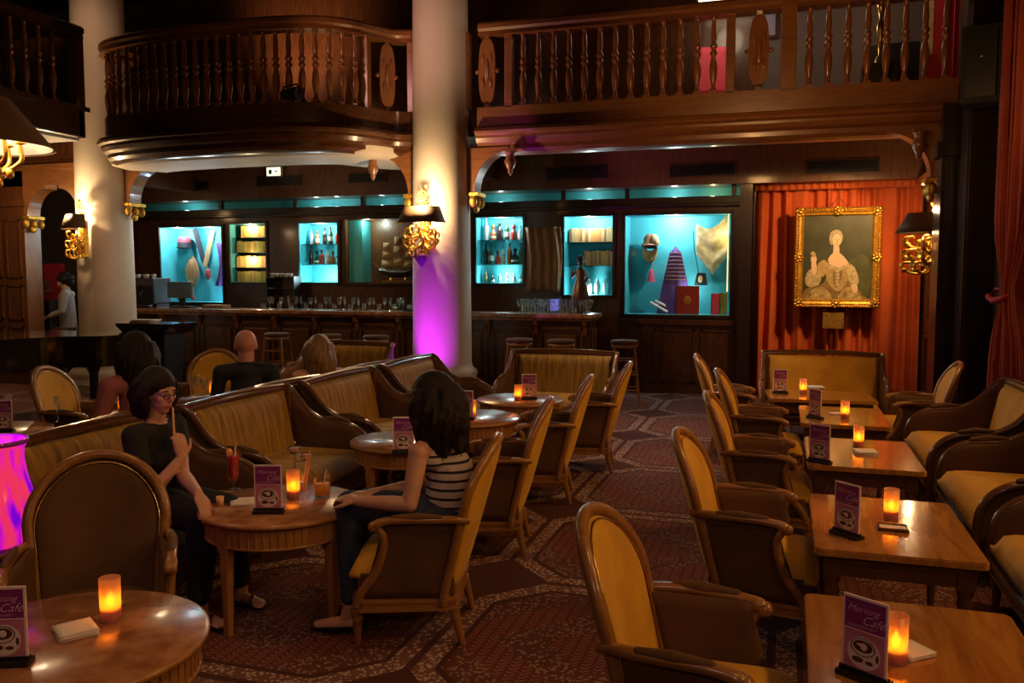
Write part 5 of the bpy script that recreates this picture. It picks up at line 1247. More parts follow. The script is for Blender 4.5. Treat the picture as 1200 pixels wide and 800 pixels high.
blob([(976, 279), (979, 274.5), (983, 275), (986, 279), (985.4, 285), (981, 290), (977.3, 286)], .0105, 'portrait_skin', 'painted_face')
blob([(978.6, 280.6), (980.1, 280.2), (980, 281.2)], .0125, 'book_brown', 'painted_eye'); blob([(982.6, 280.6), (984.1, 280.2), (983.9, 281.2)], .0125, 'book_brown', 'painted_eye'); blob([(980.2, 286.2), (981.6, 285.8), (982.8, 286.2), (981.6, 287)], .0125, 'lips', 'painted_mouth'); blob([(981.2, 281.5), (982, 281.5), (982.3, 284.2), (981, 284.2)], .0125, 'gown', 'painted_nose')
for q in range(5): blob([(979.5 + .6 * (q % 2), 317 + 4 * q), (983, 315.5 + 4 * q), (986, 317 + 4 * q), (983, 319.5 + 4 * q)], .0065, 'sleeve', 'painted_bow')
for q in range(9): blob([(948 + 7 * q, 343 + 2 * (q % 3)), (951 + 7 * q, 341 + 2 * (q % 3)), (953 + 7 * q, 346), (949 + 7 * q, 348)], .0035, 'sleeve' if q % 2 else 'gown_dark', 'painted_fold')
MB().tube([(-.12, -.01, h_), (0, -.0, h_ + .14), (.12, -.01, h_)], .005, 6).build('hanging_cord', 'black', pt)
MB().cone((0, .0, h_ + .14), (0, .0, 2.93 - Z0), .004, .004).build('hanging_wire', 'black', pt)
X0, X1, zz0, zz1 = rectY(964, 366, 989, 385, PY_)
tag(MB().box(X0, X1, PY_, PY_ + .03, zz0, zz1, .004).build('brass_plaque', 'gold'), 'small brass plaque under the gilt-framed portrait', 'plaque')

def ornate(mb, s, n=26, seed=1, sx=.26, z0=-.38, z1=-.04, dy=.12, nz=2):
    rnd = random.Random(seed)
    for k in range(n):
        z = z0 + (z1 - z0) * (k + .5) / n; w2 = sx * (.25 + .75 * math.sin(PI * min(1, (k + 3) / (n + 2)))); x = rnd.uniform(-w2, w2); a_ = rnd.uniform(0, 6)
        pts = [(x + .035 * (1 - q / 9) * math.cos(a_ + q * .8), -dy * .5 + rnd.uniform(-.004, .004) - .03 * math.sin(a_ + q * .5), z + .035 * (1 - q / 9) * math.sin(a_ + q * .8)) for q in range(9)]
        mb.tube(pts, .013, 6, scale=[1 - q / 12 for q in range(9)])
    for sgn in (-1, 1):
        for zo in (0, -.11)[:nz]:
            mb.tube(catmull([(sgn * .02, -.04, z1 - .1 + zo), (sgn * .12, -.08, z1 - .18 + zo), (sgn * .22, -.12, z1 - .12 + zo), (sgn * .20, -.12, z1 - .04 + zo), (sgn * .14, -.11, z1 - .03 + zo)], 5), .016, 8)
    return mb
def sconce(label, loc, rz, crystal=True, name='wall_sconce'):
    t_ = thing(name, label, 'wall lamp', loc, rz)
    ornate(MB(), 1, seed=int(abs(loc[0]) * 10)).build('gilt_foliage', 'gold', t_)
    MB().box(-.05, .05, -.02, .06, -.4, .12, .01).cone((0, -.03, -.1), (0, -.03, .24), .02, .014).build('backplate', 'gilt', t_)
    fo = MB(); rq = random.Random(4)
    for k in range(11):
        an = PI * (k + .5) / 11; dx, dy = -math.cos(an), -math.sin(an); zz = -.10 - .13 * (k % 3)
        fo.tube(catmull([(dx * .02, dy * .02 - .03, zz), (dx * .10, dy * .10 - .03, zz - .06), (dx * .17, dy * .19 - .03, zz - .02), (dx * .17, dy * .20 - .03, zz + .05), (dx * .12, dy * .15 - .03, zz + .06)], 4), .013, 6).ball((dx * .17, dy * .19 - .03, zz - .02), (.022, .022, .028), 8, 5)
    fo.build('gilt_scrolls', 'gold', t_)
    # half-round tapered leather shade, open above and below
    pr = []
    def sh(u, v):
        a_ = PI * u; r_ = .31 - .085 * v; q = .26 - .07 * v
        return (-r_ * math.copysign(abs(math.cos(a_)) ** .6, math.cos(a_)), -.02 - q * abs(math.sin(a_)) ** .6, .0 + .2 * v)
    MB().slab(sh, 28, 2, lambda u, v: (.006 * math.cos(PI * u), .006, 0)).build('shade', 'shade_leather', t_)
    t2 = MB()
    for k in range(3): a_ = -.09 + .09 * k; t2.cone((a_, -.12, .04), (a_, -.12, .13), .012, .012)
    ct = t2.build('candle_tube', 'white_china', t_)
    b_ = MB()
    for k in range(3): b_.ball((-.09 + .09 * k, -.12, .165), (.014, .014, .034), 10, 8)
    b_.build('bulb', 'bulb', ct)
    tp = MB(); ornate(tp, 1, 9, 5, .05, .22, .40, .05, 0); tp.build('top_ornament', 'gilt', t_)
    if crystal: MB().lathe([(.0, -.56), (.03, -.52), (.09, -.43), (.10, -.40), (.07, -.37), (.0, -.36)], (0, -.08, 0), 8, smooth=False).build('crystal_drop', 'purple_crystal', t_)
    return t_
X, Z = atY(497, 254, BY - .45)
SC = []
def rim(o):
    SC.append(o)
sc1 = sconce('gilt wall lamp with leather shade and purple crystal on the violet-lit column', (X, BY - .44, Z - .08), -R(6))
X2, Z2 = atY(88, 262, BY - .5)
sc2 = sconce('gilt wall lamp with leather shade on the left white column', (X2 + .14, BY - .50, Z2 - .08), -R(35), False)
X3, Z3 = 1.74, atY(1090, 262, 11.0)[1]
sc3 = sconce('gilt wall lamp on the panelled side wall right of the portrait', (1.73, 11.15, Z3 - .1), -PI / 2, False); sc3.scale = (1.1, 1.75, 1.15)
# hanging lamp near top left
hl = thing('hanging_lamp', 'large leather-shaded gilt hanging lamp at the top left corner', 'pendant lamp', (0, 0, 0))
p = at(-32, 172, 2.32); hl.location = p
MB().lathe([(.36, .0), (.35, .012), (.17, .235), (.165, .24)], seg=56, cap=False).lathe([(.164, .24), (.345, .012)], seg=56, cap=False).build('shade', 'lit_leather', hl)  # shade leather in a paler colour to look lit through
MB().lathe([(.345, .006), (.16, .232)], seg=56, cap=False).build('shade_lining', 'shade_inside', hl)
MB().cone((0, 0, -.1), (0, 0, 5.2), .012, .012).build('hanging_rod', 'brass', hl)
om = MB()
for k in range(8):
    a_ = 2 * PI * k / 8; d_ = Vector((math.cos(a_), math.sin(a_), 0)); om.tube(catmull([Vector((0, 0, -.05)), d_ * .10 + Vector((0, 0, -.12)), d_ * .2 + Vector((0, 0, -.06)), d_ * .2 + Vector((0, 0, .02))], 5), .011, 6).lathe([(.0, 0), (.03, .01), (.015, .02)], d_ * .2 + Vector((0, 0, .02)), 10)
    for q in range(3): om.ball(d_ * (.05 + .05 * q) + Vector((0, 0, -.12 - .05 * (q % 2))), (.022, .022, .03), 8, 5)
om.lathe([(0, -.3), (.03, -.27), (.06, -.2), (.03, -.13), (.05, -.08), (.02, -.04), (0, -.02)], seg=14).build('gilt_arms', 'gold', hl)
b_ = MB()
for k in range(8): a_ = 2 * PI * k / 8; b_.ball((.2 * math.cos(a_), .2 * math.sin(a_), .085), (.014, .014, .035), 8, 6)
b_.build('bulb', 'lamp_white', hl)
MB().lathe([(.0, -.42), (.03, -.38), (.07, -.33), (.05, -.29), (0, -.28)], seg=8, smooth=False).build('crystal_drop', 'purple_crystal', hl)

# ================================================================== PEOPLE
def fingers(mb, w, d, n, side, curl=.35, s=1.0, thumb=True):
    """hand at wrist w, pointing d, palm normal n; side=+1/-1 puts the thumb on d x n * side"""
    w = Vector(w); d = Vector(d).normalized(); n = Vector(n); n = (n - d * n.dot(d)).normalized(); sd = d.cross(n) * side
    M = Matrix((sd, d, n)).transposed()
    mb.ball(w + d * .045 * s, (.040 * s, .050 * s, .016 * s), 14, 8, M); mb.ball(w + d * .01 * s, (.026 * s, .03 * s, .019 * s), 12, 6, M)
    for k, (off, ln) in enumerate(((.030, .92), (.011, 1.0), (-.009, .94), (-.028, .76))):
        b = w + sd * off * s + d * (.082 - abs(off) * .25) * s; a = curl * .6; pts = [(b - d * .02 * s, .0095 * s)]; p_ = b; r_ = .0092 * s
        for q, sl_ in enumerate((.036, .024, .019)):
            dd = d * math.cos(a) + n * math.sin(a); p_ = p_ + dd * sl_ * ln * s; r_ *= .93; pts.append((p_, r_)); a += curl
        mb.limb(pts, 8)
    if thumb:
        b = w + sd * .026 * s + d * .018 * s; d1 = (sd * .8 + d * .7 + n * .3).normalized(); p1 = b + d1 * .038 * s; d2 = (sd * .35 + d * .9 + n * .35).normalized(); mb.limb([(b, .013 * s), (p1, .0105 * s), (p1 + d2 * .026 * s, .0095 * s), (p1 + d2 * .045 * s, .008 * s)], 8)
def head_mesh(mb, c, fwd, up=(0, 0, 1), s=1.0):
    """c = centre of the head (eye level)"""
    f = Vector(fwd).normalized(); u = Vector(up); u = (u - f * u.dot(f)).normalized(); r = f.cross(u)
    M = Matrix((r, f, u)).transposed(); c = Vector(c)
    P_ = lambda x, y, z: c + M @ Vector((x * s, y * s, z * s))
    mb.ball(P_(0, -.012, .020), (.078 * s, .095 * s, .090 * s), 22, 14, M)
    mb.ball(P_(0, .018, -.045), (.056 * s, .062 * s, .066 * s), 18, 10, M)
    mb.ball(P_(0, .050, -.092), (.026 * s, .022 * s, .020 * s), 12, 8, M)
    mb.ball(P_(0, .070, .012), (.052 * s, .014 * s, .012 * s), 12, 8, M)      # brow
    mb.limb([(P_(0, .078, .002), .008 * s), (P_(0, .098, -.030), .0115 * s)], 8); mb.ball(P_(0, .086, -.036), (.017 * s, .012 * s, .008 * s), 10, 6, M)
    for sx in (-1, 1):
        mb.ball(P_(sx * .040, .052, -.025), (.024 * s, .020 * s, .020 * s), 10, 6, M)
        mb.ball(P_(sx * .075, -.005, -.008), (.010 * s, .018 * s, .032 * s), 10, 6, M)
    mb.ball(P_(0, .074, -.060), (.022 * s, .011 * s, .006 * s), 10, 6, M); mb.ball(P_(0, .073, -.070), (.019 * s, .011 * s, .007 * s), 10, 6, M)
    return P_, M
def features(P_, M, parent, s=1.0, base=Vector((0, 0, 0)), glasses=False):
    lp = MB()
    for sx in (-1, 1):
        e = MB(); ir = MB(); br = MB()
        e.ball(P_(sx * .030, .070, -.006) - base, (.0135 * s, .010 * s, .0075 * s), 12, 8, M); ir.ball(P_(sx * .030, .0795, -.006) - base, (.0055 * s, .002 * s, .0055 * s), 10, 6, M)
        br.ball(P_(sx * .031, .083, .018) - base, (.020 * s, .004 * s, .0035 * s), 10, 6, M)
        e.build('eye', 'white_china', parent); ir.build('iris', 'black', parent); br.build('eyebrow', 'hair_dark', parent)
    lp.ball(P_(0, .084, -.061) - base, (.020 * s, .004 * s, .0035 * s), 12, 6, M).ball(P_(0, .083, -.069) - base, (.018 * s, .004 * s, .0045 * s), 12, 6, M)
    lp.build('lips', 'lips', parent)
    if glasses:
        g = MB()
        for sx in (-1, 1): g.tube([P_(sx * .032 + .021 * math.cos(q * PI / 8), .094, -.006 + .017 * math.sin(q * PI / 8)) - base for q in range(16)], .0022 * s, 6, True).tube([P_(sx * .052, .092, 0) - base, P_(sx * .078, .02, .004) - base], .002 * s, 6)
        g.tube([P_(-.012, .095, -.002) - base, P_(.012, .095, -.002) - base], .002, 6); g.build('spectacles', 'black', parent)
def body(mb, name, m_, base, vox=.0065, parent=None):
    mb.v = [tuple(Vector(p) - base) for p in mb.v]; o = mb.build(name, m_, parent)
    md = o.modifiers.new('r', 'REMESH'); md.mode = 'VOXEL'; md.voxel_size = vox; md.use_smooth_shade = True
    sm = o.modifiers.new('s', 'SMOOTH'); sm.factor = .5; sm.iterations = 4
    return o
def ell(mb, c, r, M=None, seg=20, rings=12): mb.ball(c, r, seg, rings, M)

# ---- woman in the striped top (seated in the aisle-side chair, turned to the table)
base = Vector((-1.70, 3.74, .44))
w2 = thing('person', 'woman with dark shoulder-length hair in a striped sleeveless top, seated at the drinks table', 'person', base)
H2 = Vector((-1.585, 3.715, 1.105)); fw2 = Vector((-.93, .28, -.22))
sk = MB(); P_, M_ = head_mesh(sk, H2, fw2, s=1.0)
NB = Vector((-1.545, 3.72, .955)); LSh = Vector((-1.585, 3.555, .885)); RSh = Vector((-1.555, 3.885, .885)); HIP = Vector((-1.50, 3.74, .53))
sk.limb([(H2 + Vector((.01, 0, -.05)), .052), (NB, .054), (NB + Vector((.0, 0, -.06)), .07)])
sk.limb([(LSh, .050), (NB + Vector((0, 0, -.04)), .06), (RSh, .050)])
sk.limb([(NB + Vector((0, 0, -.06)), .085), (HIP + Vector((-.01, 0, .2)), .10), (HIP, .11)])
EL = Vector((-1.60, 3.485, .66)); WR = Vector((-1.86, 3.47, .66)); ER = Vector((-1.66, 3.93, .66)); WRr = Vector((-1.86, 3.60, .66))
sk.limb([(LSh, .047), (LSh.lerp(EL, .5), .043), (EL, .036), (EL.lerp(WR, .35), .036), (WR, .024)]); sk.limb([(RSh, .047), (RSh.lerp(ER, .5), .043), (ER, .036), (ER.lerp(WRr, .35), .035), (WRr, .024)])
fingers(sk, WR, (-.92, .30, .05), (0, .2, -1), 1, .5); fingers(sk, WRr, (-.75, -.55, .0), (0, .1, -1), -1, .55)
# lower legs / feet in skin
KL = Vector((-1.97, 3.60, .60)); KR = Vector((-1.98, 3.80, .56)); AL = Vector((-1.93, 3.52, .13)); AR = Vector((-1.98, 3.78, .10))
for K, A in ((KL, AL), (KR, AR)):
    sk.limb([(HIP + Vector((0, -.08 if K is KL else .08, 0)), .085), (K, .055), (A, .034), (A + Vector((-.02, 0, -.06)), .034)]); sk.limb([(A + Vector((.01, 0, -.075)), .032), (A + Vector((-.09, -.02, -.085)), .030), (A + Vector((-.16, -.03, -.095)), .022)])
body(sk, 'body', 'skin', base, .006, w2)
tp = MB(); tp.limb([(NB + Vector((.005, 0, -.085)), .098), (HIP + Vector((-.0, 0, .22)), .118), (HIP + Vector((.0, 0, .04)), .128)])
for sy in (-1, 1): tp.limb([(NB + Vector((.005, sy * .075, .0)), .030), (NB + Vector((.0, sy * .10, -.10)), .06)])
tp.ball(NB + Vector((.03, 0, -.06)), (.075, .13, .08)).ball(NB + Vector((-.075, -.06, -.16)), .05).ball(NB + Vector((-.075, .06, -.16)), .05)
body(tp, 'striped_top', 'striped_knit', base, .008, w2)
jn = MB()
for K, A, sy in ((KL, AL, -1), (KR, AR, 1)): jn.limb([(HIP + Vector((0, sy * .07, -.01)), .115), (HIP.lerp(K, .5) + Vector((0, sy * .02, .02)), .092), (K, .070), (K.lerp(A, .4), .060), (A + Vector((0, 0, .05)), .046)])
jn.ball(HIP, (.13, .17, .10)); body(jn, 'jeans', 'jeans', base, .009, w2)
for A in (AL, AR):
    s_ = MB().limb([(A + Vector((.02, 0, -.092)), .030), (A + Vector((-.09, -.02, -.100)), .030), (A + Vector((-.165, -.03, -.105)), .021)]); s_.v = [tuple((Vector(p) - base)) for p in s_.v if True]
    for i, q in enumerate(s_.v):
        if q[2] + base.z < (A.z - .125): s_.v[i] = (q[0], q[1], A.z - .125 - base.z)
    s_.build('shoe', 'black', w2)
def hair(P_, M, parent, base, mtl, long_=.26, s=1.0, vol=1.0, n=120, seed=3, back=-.055, bald_front=True, curl=.012):
    hb = MB(); rnd = random.Random(seed)
    hb.ball(P_(0, -.022, .034), (.083 * s * vol, .098 * s * vol, .092 * s * vol), 22, 14, M)
    hb.ball(P_(0, -.05, -.02), (.080 * s * vol, .072 * s * vol, .09 * s * vol), 20, 12, M)
    # cut away the face side by pulling vertices back
    for k in range(n):
        a_ = PI * (1.05 + .9 * 0) + (k / (n - 1) - .5) * PI * 1.28 - PI * .55 + PI * .0
        a_ = -PI / 2 + (k / (n - 1) - .5) * PI * 1.25
        r0 = .078 * s * vol; x, y = math.cos(a_), math.sin(a_); L_ = long_ * (1 + rnd.uniform(-.12, .08)); ph = rnd.uniform(0, 6)
        pts = []
        for q in range(7):
            t_ = q / 6; z = .06 - L_ * t_ * (.06 + 1); bulge = 1 + .30 * math.sin(PI * min(1, t_ * 1.1)) * vol
            lay = .92 + .16 * ((k * 7) % 5) / 4; pts.append(P_(x * r0 / s * bulge * lay + curl * math.sin(ph + t_ * 6), -.02 + y * r0 / s * bulge * 1.05 * lay + curl * math.cos(ph + t_ * 6), z))
        hb.tube(pts, .0115 * s, 6, scale=[.8, 1.1, 1.2, 1.15, 1, .8, .3])
    hb.v = [tuple(Vector(p) - base) for p in hb.v]; o = hb.build('hair', mtl, parent)
    md = o.modifiers.new('r', 'REMESH'); md.mode = 'VOXEL'; md.voxel_size = .0055; md.use_smooth_shade = True
    sm = o.modifiers.new('s', 'SMOOTH'); sm.iterations = 1
    return o
features(P_, M_, w2, base=base); hair(P_, M_, w2, base, 'hair_dark', .30, 1.0, 1.18, curl=.016)

# ---- woman in black on the near settee, breadstick at her mouth
base = Vector((-3.25, 3.95, .42))
w1 = thing('person', 'woman in black with brown hair and glasses lifting a breadstick to her mouth', 'person', base)
hc = at(193, 462, 1.17); H1 = Vector((-3.02, 3.78, 1.17)); 
d_ = 4.35; H1 = at(186, 458, 1.095)
fw1 = Vector((.97, -.12, -.14))
sk = MB(); P_, M_ = head_mesh(sk, H1, fw1)
NB = H1 + Vector((-.03, 0, -.155)); SL = NB + Vector((.01, -.17, -.055)); SR = NB + Vector((-.01, .17, -.055)); HIP = Vector((NB.x - .0, NB.y - .02, .50))
sk.limb([(H1 + Vector((-.01, 0, -.05)), .052), (NB, .054), (NB + Vector((0, 0, -.06)), .07)]); sk.limb([(SL, .05), (NB + Vector((0, 0, -.05)), .06), (SR, .05)]); sk.limb([(NB + Vector((0, 0, -.08)), .09), (HIP + Vector((0, 0, .2)), .10), (HIP, .11)])
MOUTH = P_(0, .105, -.066)
ER = at(180, 572, .70); ER = NB + Vector((.12, -.22, -.36)); WRr = MOUTH + Vector((.09, -.05, -.245))
sk.limb([(SL, .048), (SL.lerp(ER, .5), .044), (ER, .037), (ER.lerp(WRr, .35), .036), (WRr, .024)])
hd = (Vector((-.10, .02, .62))).normalized(); fingers(sk, WRr, hd, (-.75, .35, -.1), -1, .75)
EL = NB + Vector((.16, .22, -.34)); WL = at(232, 578, .66); EL = SR.lerp(WL, .5) + Vector((-.05, .03, -.10))
sk.limb([(SR, .048), (SR.lerp(EL, .5), .044), (EL, .037), (EL.lerp(WL, .35), .036), (WL, .024)]); fingers(sk, WL, (.55, -.25, -.62), (-.2, -.2, -1), 1, .4)
KL = Vector((HIP.x + .43, HIP.y - .18, .50)); KR = Vector((HIP.x + .46, HIP.y - .02, .52)); AL = Vector((HIP.x + .46, HIP.y - .24, .10)); AR = at(283, 686, .09)
for K, A, sy in ((KL, AL, -1), (KR, AR, 1)):
    sk.limb([(HIP + Vector((0, sy * .08, 0)), .085), (K, .055), (A, .034), (A + Vector((.0, 0, -.05)), .032)]); sk.limb([(A + Vector((-.02, 0, -.06)), .030), (A + Vector((.08, -.02, -.062)), .028), (A + Vector((.14, -.035, -.068)), .018)])
    for q in range(5): sk.limb([(A + Vector((.11, -.06 + .018 * q, -.068)), .010), (A + Vector((.155 - .006 * abs(q - 1), -.066 + .018 * q, -.074)), .008)], 6)
body(sk, 'body', 'skin', base, .006, w1)
tp = MB(); tp.limb([(NB + Vector((0, 0, -.11)), .115), (HIP + Vector((0, 0, .2)), .135), (HIP, .15)]); tp.limb([(SL, .060), (NB + Vector((0, 0, -.07)), .072), (SR, .060)]); tp.limb([(SL, .060), (SL.lerp(ER, .45), .058)]); tp.limb([(SR, .060), (SR.lerp(EL, .5), .058)])
tp.ball(NB + Vector((.085, -.07, -.20)), .065).ball(NB + Vector((.085, .06, -.20)), .065)
body(tp, 'black_top', 'cloth_black', base, .008, w1)
jn = MB()
for K, A, sy in ((KL, AL, -1), (KR, AR, 1)): jn.limb([(HIP + Vector((0, sy * .07, -.0)), .12), (HIP.lerp(K, .5) + Vector((0, 0, .01)), .098), (K, .078), (K.lerp(A, .5), .070), (A + Vector((-.01, 0, .04)), .058)])
jn.ball(HIP, (.15, .17, .11)); body(jn, 'black_trousers', 'cloth_black', base, .009, w1)
for A in (AL, AR):
    s_ = MB().box(A.x - .05, A.x + .16, A.y - .065, A.y + .02, A.z - .090, A.z - .078, .004).tube([A + Vector((.09, -.065, -.08)), A + Vector((.085, -.03, -.030)), A + Vector((.09, .01, -.08))], .006, 6).tube([A + Vector((-.02, -.045, -.08)), A + Vector((-.03, -.02, -.0)), A + Vector((-.02, .03, -.08))], .005, 6)
    s_.v = [tuple(Vector(p) - base) for p in s_.v]; s_.build('sandal', 'black', w1)
features(P_, M_, w1, base=base, glasses=True); hair(P_, M_, w1, base, 'hair_dark', .19, 1.0, 1.05, seed=9)
bk = MOUTH; tag(MB().cone((0, 0, 0), (WRr + hd * .07 + Vector((-.035, .0, 0))) - MOUTH, .0055, .0065, 10).build('breadstick', 'straw'), 'thin breadstick held at the mouth of the woman in black', 'breadstick', None, tuple(MOUTH))

# ---- simple-posed seated people behind
def seated(label, H, fwd, top_m, skin_m, hair_fn, lean=0, arms='lap', bare=False, leg_m='cloth_black', sc=1.0):
    H = Vector(H); f = Vector(fwd).normalized(); r = f.cross(Vector((0, 0, 1))).normalized(); base = Vector((H.x - f.x * .02, H.y - f.y * .02, .44))
    t_ = thing('person', label, 'person', base); sk = MB(); P_, M_ = head_mesh(sk, H, f, s=1.14)
    NB = H - f * .02 + Vector((0, 0, -.16)); S1, S2 = NB + r * .20 + Vector((0, 0, -.06)), NB - r * .20 + Vector((0, 0, -.06)); HIP = Vector((NB.x, NB.y, .55)) - f * .03
    sk.limb([(H - f * .02 + Vector((0, 0, -.05)), .066), (NB, .066), (NB + Vector((0, 0, -.07)), .075)]); sk.limb([(S1, .052), (NB + Vector((0, 0, -.05)), .062), (S2, .052)]); sk.limb([(NB + Vector((0, 0, -.08)), .1), (HIP, .12)])
    tp = MB(); tp.limb([(NB + Vector((0, 0, -.13)), .125), (HIP + Vector((0, 0, .15)), .135), (HIP, .15)]); 
    if not bare: tp.limb([(S1, .066), (NB + Vector((0, 0, -.055)), .078), (S2, .066)]); tp.ball(NB - f * .03 + Vector((0, 0, -.07)), (.11, .11, .075)); tp.limb([(NB + Vector((0, 0, -.04)), .074), (NB + Vector((0, 0, .015)), .068)])
    jn = MB()
    for sgn, S in ((1, S1), (-1, S2)):
        E_ = S + Vector((0, 0, -.25)) + r * sgn * .05 + f * .04; W_ = E_ + f * .2 - r * sgn * .1 + Vector((0, 0, .0)); sk.limb([(S, .048), (E_, .037), (W_, .025)]); fingers(sk, W_, f - r * sgn * .4, (0, 0, -1), sgn, .4)
        tp.limb([(S, .064), (E_, .052), (E_.lerp(W_, .8), .042)] if not bare else [(S * .6 + NB * .4, .04), (S * .6 + NB * .4 + Vector((0, 0, -.12)), .07)])
        K = HIP + f * .43 + r * sgn * .11; A = K + Vector((0, 0, -.43)); sk.limb([(HIP + r * sgn * .08, .08), (K, .055), (A, .036), (A + Vector((0, 0, -.03)), .034)]); jn.limb([(HIP + r * sgn * .08, .12), (K, .078), (A, .052)])
        s_ = MB().limb([(Vector((A.x, A.y, .045)), .042), (Vector((A.x, A.y, .040)) + f * .16, .035)]); s_.v = [tuple(Vector(p) - base) for p in s_.v]; s_.build('shoe', 'black', t_)
    body(sk, 'body', skin_m, base, .008, t_); body(tp, 'top', top_m, base, .011, t_); body(jn, 'trousers', leg_m, base, .011, t_); features(P_, M_, t_, 1.14, base=base)
    if hair_fn: hair_fn(P_, M_, t_, base)
    return t_
p = at(288, 404, 1.12); seated('bald man in a dark jacket seen from behind on the reverse settee', p, (-.55, .8, -.05), 'cloth_navy', 'skin_pink', None)
p = at(373, 410, 1.03); seated('woman with long blonde hair and bare shoulders seen from behind', p, (-.75, .6, 0), 'cloth_black', 'skin_pink', lambda a, b_, c, d: hair(a, b_, c, d, 'hair_blonde', .27, 1.14, 1.05, seed=5), bare=True)
p = at(158, 412, 1.17); seated('person in a dusky pink top with long dark hair behind the woman in black', p, (-.9, .35, -.05), 'pink_top' if 'pink_top' in MATS else 'book_red', 'skin', lambda a, b_, c, d: hair(a, b_, c, d, 'hair_dark', .27, 1.14, 1.05, seed=6))
# grey-clad person beyond the arch
X = GX
seated('person in a pale grey top leaning in the dim room beyond the left arch', (X, 10.98, 1.60), (-.6, -.5, -.3), 'grey_top' if 'grey_top' in MATS else 'white_china', 'skin', lambda a, b_, c, d: hair(a, b_, c, d, 'hair_dark', .1, 1.14, 1.05, seed=8)).location.z += 0

# ================================================================== LIGHT
W_ = bpy.data.worlds.new('room_gloom'); bpy.context.scene.world = W_; W_.use_nodes = True
W_.node_tree.nodes['Background'].inputs[0].default_value = (1, .55, .28, 1); W_.node_tree.nodes['Background'].inputs[1].default_value = .008
WARM = (1, .60, .26); AMB = (1, .50, .17)
# candles
for i, (x, y, z, e) in enumerate(CAND): light('POINT', 'candle_light', (x, y, z), e * 1.6, (1, .42, .08), .008)
# pendant lamps over the right-hand tables and the aisle
for y, e in ((1.9, 15), (3.5, 17), (5.1, 19), (6.7, 21), (8.2, 16)): light('SPOT', 'right_wall_lamp', (1.75, y, 2.35), e * 1.5, AMB, .12, (-.3, y + .1, .65), 110, .8)
for y, e in ((4.2, 8), (6.4, 9), (8.2, 7)): light('SPOT', 'lamp_over_tables', (1.0, y, 3.4), e * 1.6, AMB, .2, (1.3, y, .4), 60, .9)
for y, e in ((2.2, 10), (4.2, 14), (6.4, 16)): light('SPOT', 'lamp_over_aisle', (.5, y, 3.2), e * 2.2, AMB, .25, (-1.9, y + .2, .6), 80, .9)
light('SPOT', 'lamp_over_far_floor', (-1.0, 9.0, 3.3), 90, (1, .66, .45), .2, (-1.1, 8.8, 0), 80, .9)
light('SPOT', 'lamp_over_round_tables', (-2.2, 3.0, 3.6), 14, AMB, .2, (-2.6, 3.2, .7), 70, .9)
light('SPOT', 'lamp_over_near_table', (-1.5, 1.2, 3.0), 12, AMB, .2, (-1.9, 1.9, .7), 60, .9)
light('SPOT', 'fill_behind_viewer', (-.2, -1.8, 3.4), 40, (1, .58, .48), .4, (-.3, 3.0, .6), 75, .9)  # added soft frontal fill, lifts the menu cards and chairs
light('SPOT', 'lamp_over_left_room', (-6.5, 5.0, 4.5), 35, WARM, .4, (-5.5, 6.5, .6), 100, .9)
light('SPOT', 'lamp_over_far_settee', (.6, 7.0, 3.3), 22, AMB, .2, (.3, 8.8, .7), 60, .9)
# sconces
def sc_light(t_, dx, dy, e, rzoff=0):
    l = t_.location; q = Matrix.Rotation(t_.rotation_euler.z, 3, 'Z') @ Vector((dx, dy, .26)); light('POINT', 'sconce_glow', l + q, e, (1, .66, .34), .04)
    q = Matrix.Rotation(t_.rotation_euler.z, 3, 'Z') @ Vector((dx, dy, .02)); light('POINT', 'sconce_glow', l + q, e * .35, (1, .62, .28), .03)
sc_light(sc1, .06, -.22, 30); sc_light(sc2, .03, -.22, 30); sc_light(sc3, 0, -.24, 9)
p = hl.location; light('POINT', 'hanging_lamp_glow', p + Vector((0, 0, .1)), 8, (1, .7, .45), .08)
# violet uplight at the foot of the right column
light('SPOT', 'violet_uplight', (-4.5, 9.15, .15), 110, (.62, .03, 1), .05, (-4.05, 9.95, 1.1), 60, .9)
light('SPOT', 'violet_uplight', (-4.7, 9.3, .15), 50, (.55, .03, 1), .05, (-4.15, 10.0, 2.2), 50, .9)
light('SPOT', 'violet_projector', (-3.4, 7.0, 2.0), 60, (.6, .12, 1), .05, (-3.35, 10.2, 3.5), 14, .8)
# portrait picture light and curtain wash
light('SPOT', 'portrait_spot', (1.2, 10.6, 3.1), 85, (1, .58, .22), .05, (.35, 12.3, 2.0), 62, .5)
light('SPOT', 'curtain_wash', (1.1, 11.0, 2.9), 38, (1, .55, .22), .1, (.9, 12.5, 1.6), 100, .9)
# niche lights
def nl(key, e, col=(.92, .97, 1), dx=0, n=1):
    X0, X1, Z0, Z1 = OP[key]
    for k in range(n):
        x = X0 + (X1 - X0) * (k + .5) / n + dx; light('POINT', 'niche_light', (x, WY + .07, Z1 - .06), e, col, .03)
nl('lute', 14, n=2); nl('books', 9, (1, .75, .42)); X0, X1, Z0, Z1 = OP['books']; light('POINT', 'niche_light', ((X0 + X1) / 2, WY + .03, (Z0 + Z1) / 2 - .1), 5, (1, .75, .42), .03); nl('bottles', 9); nl('ship', 6, (.8, 1, .8), -.25); nl('spirits', 9); nl('ware', 11); nl('display', 20, dx=-.05)
for k in ('bottles', 'spirits', 'ware'):
    X0, X1, Z0, Z1 = OP[k]; light('POINT', 'niche_underlight', ((X0 + X1) / 2, WY + .15, Z0 + .10), 7, (.7, 1, 1), .03)
X0, X1, Z0, Z1 = OP['lute']; light('POINT', 'niche_underlight', (X1 - .12, WY + .22, Z0 + .12), 2.5, (.7, .8, 1), .03)
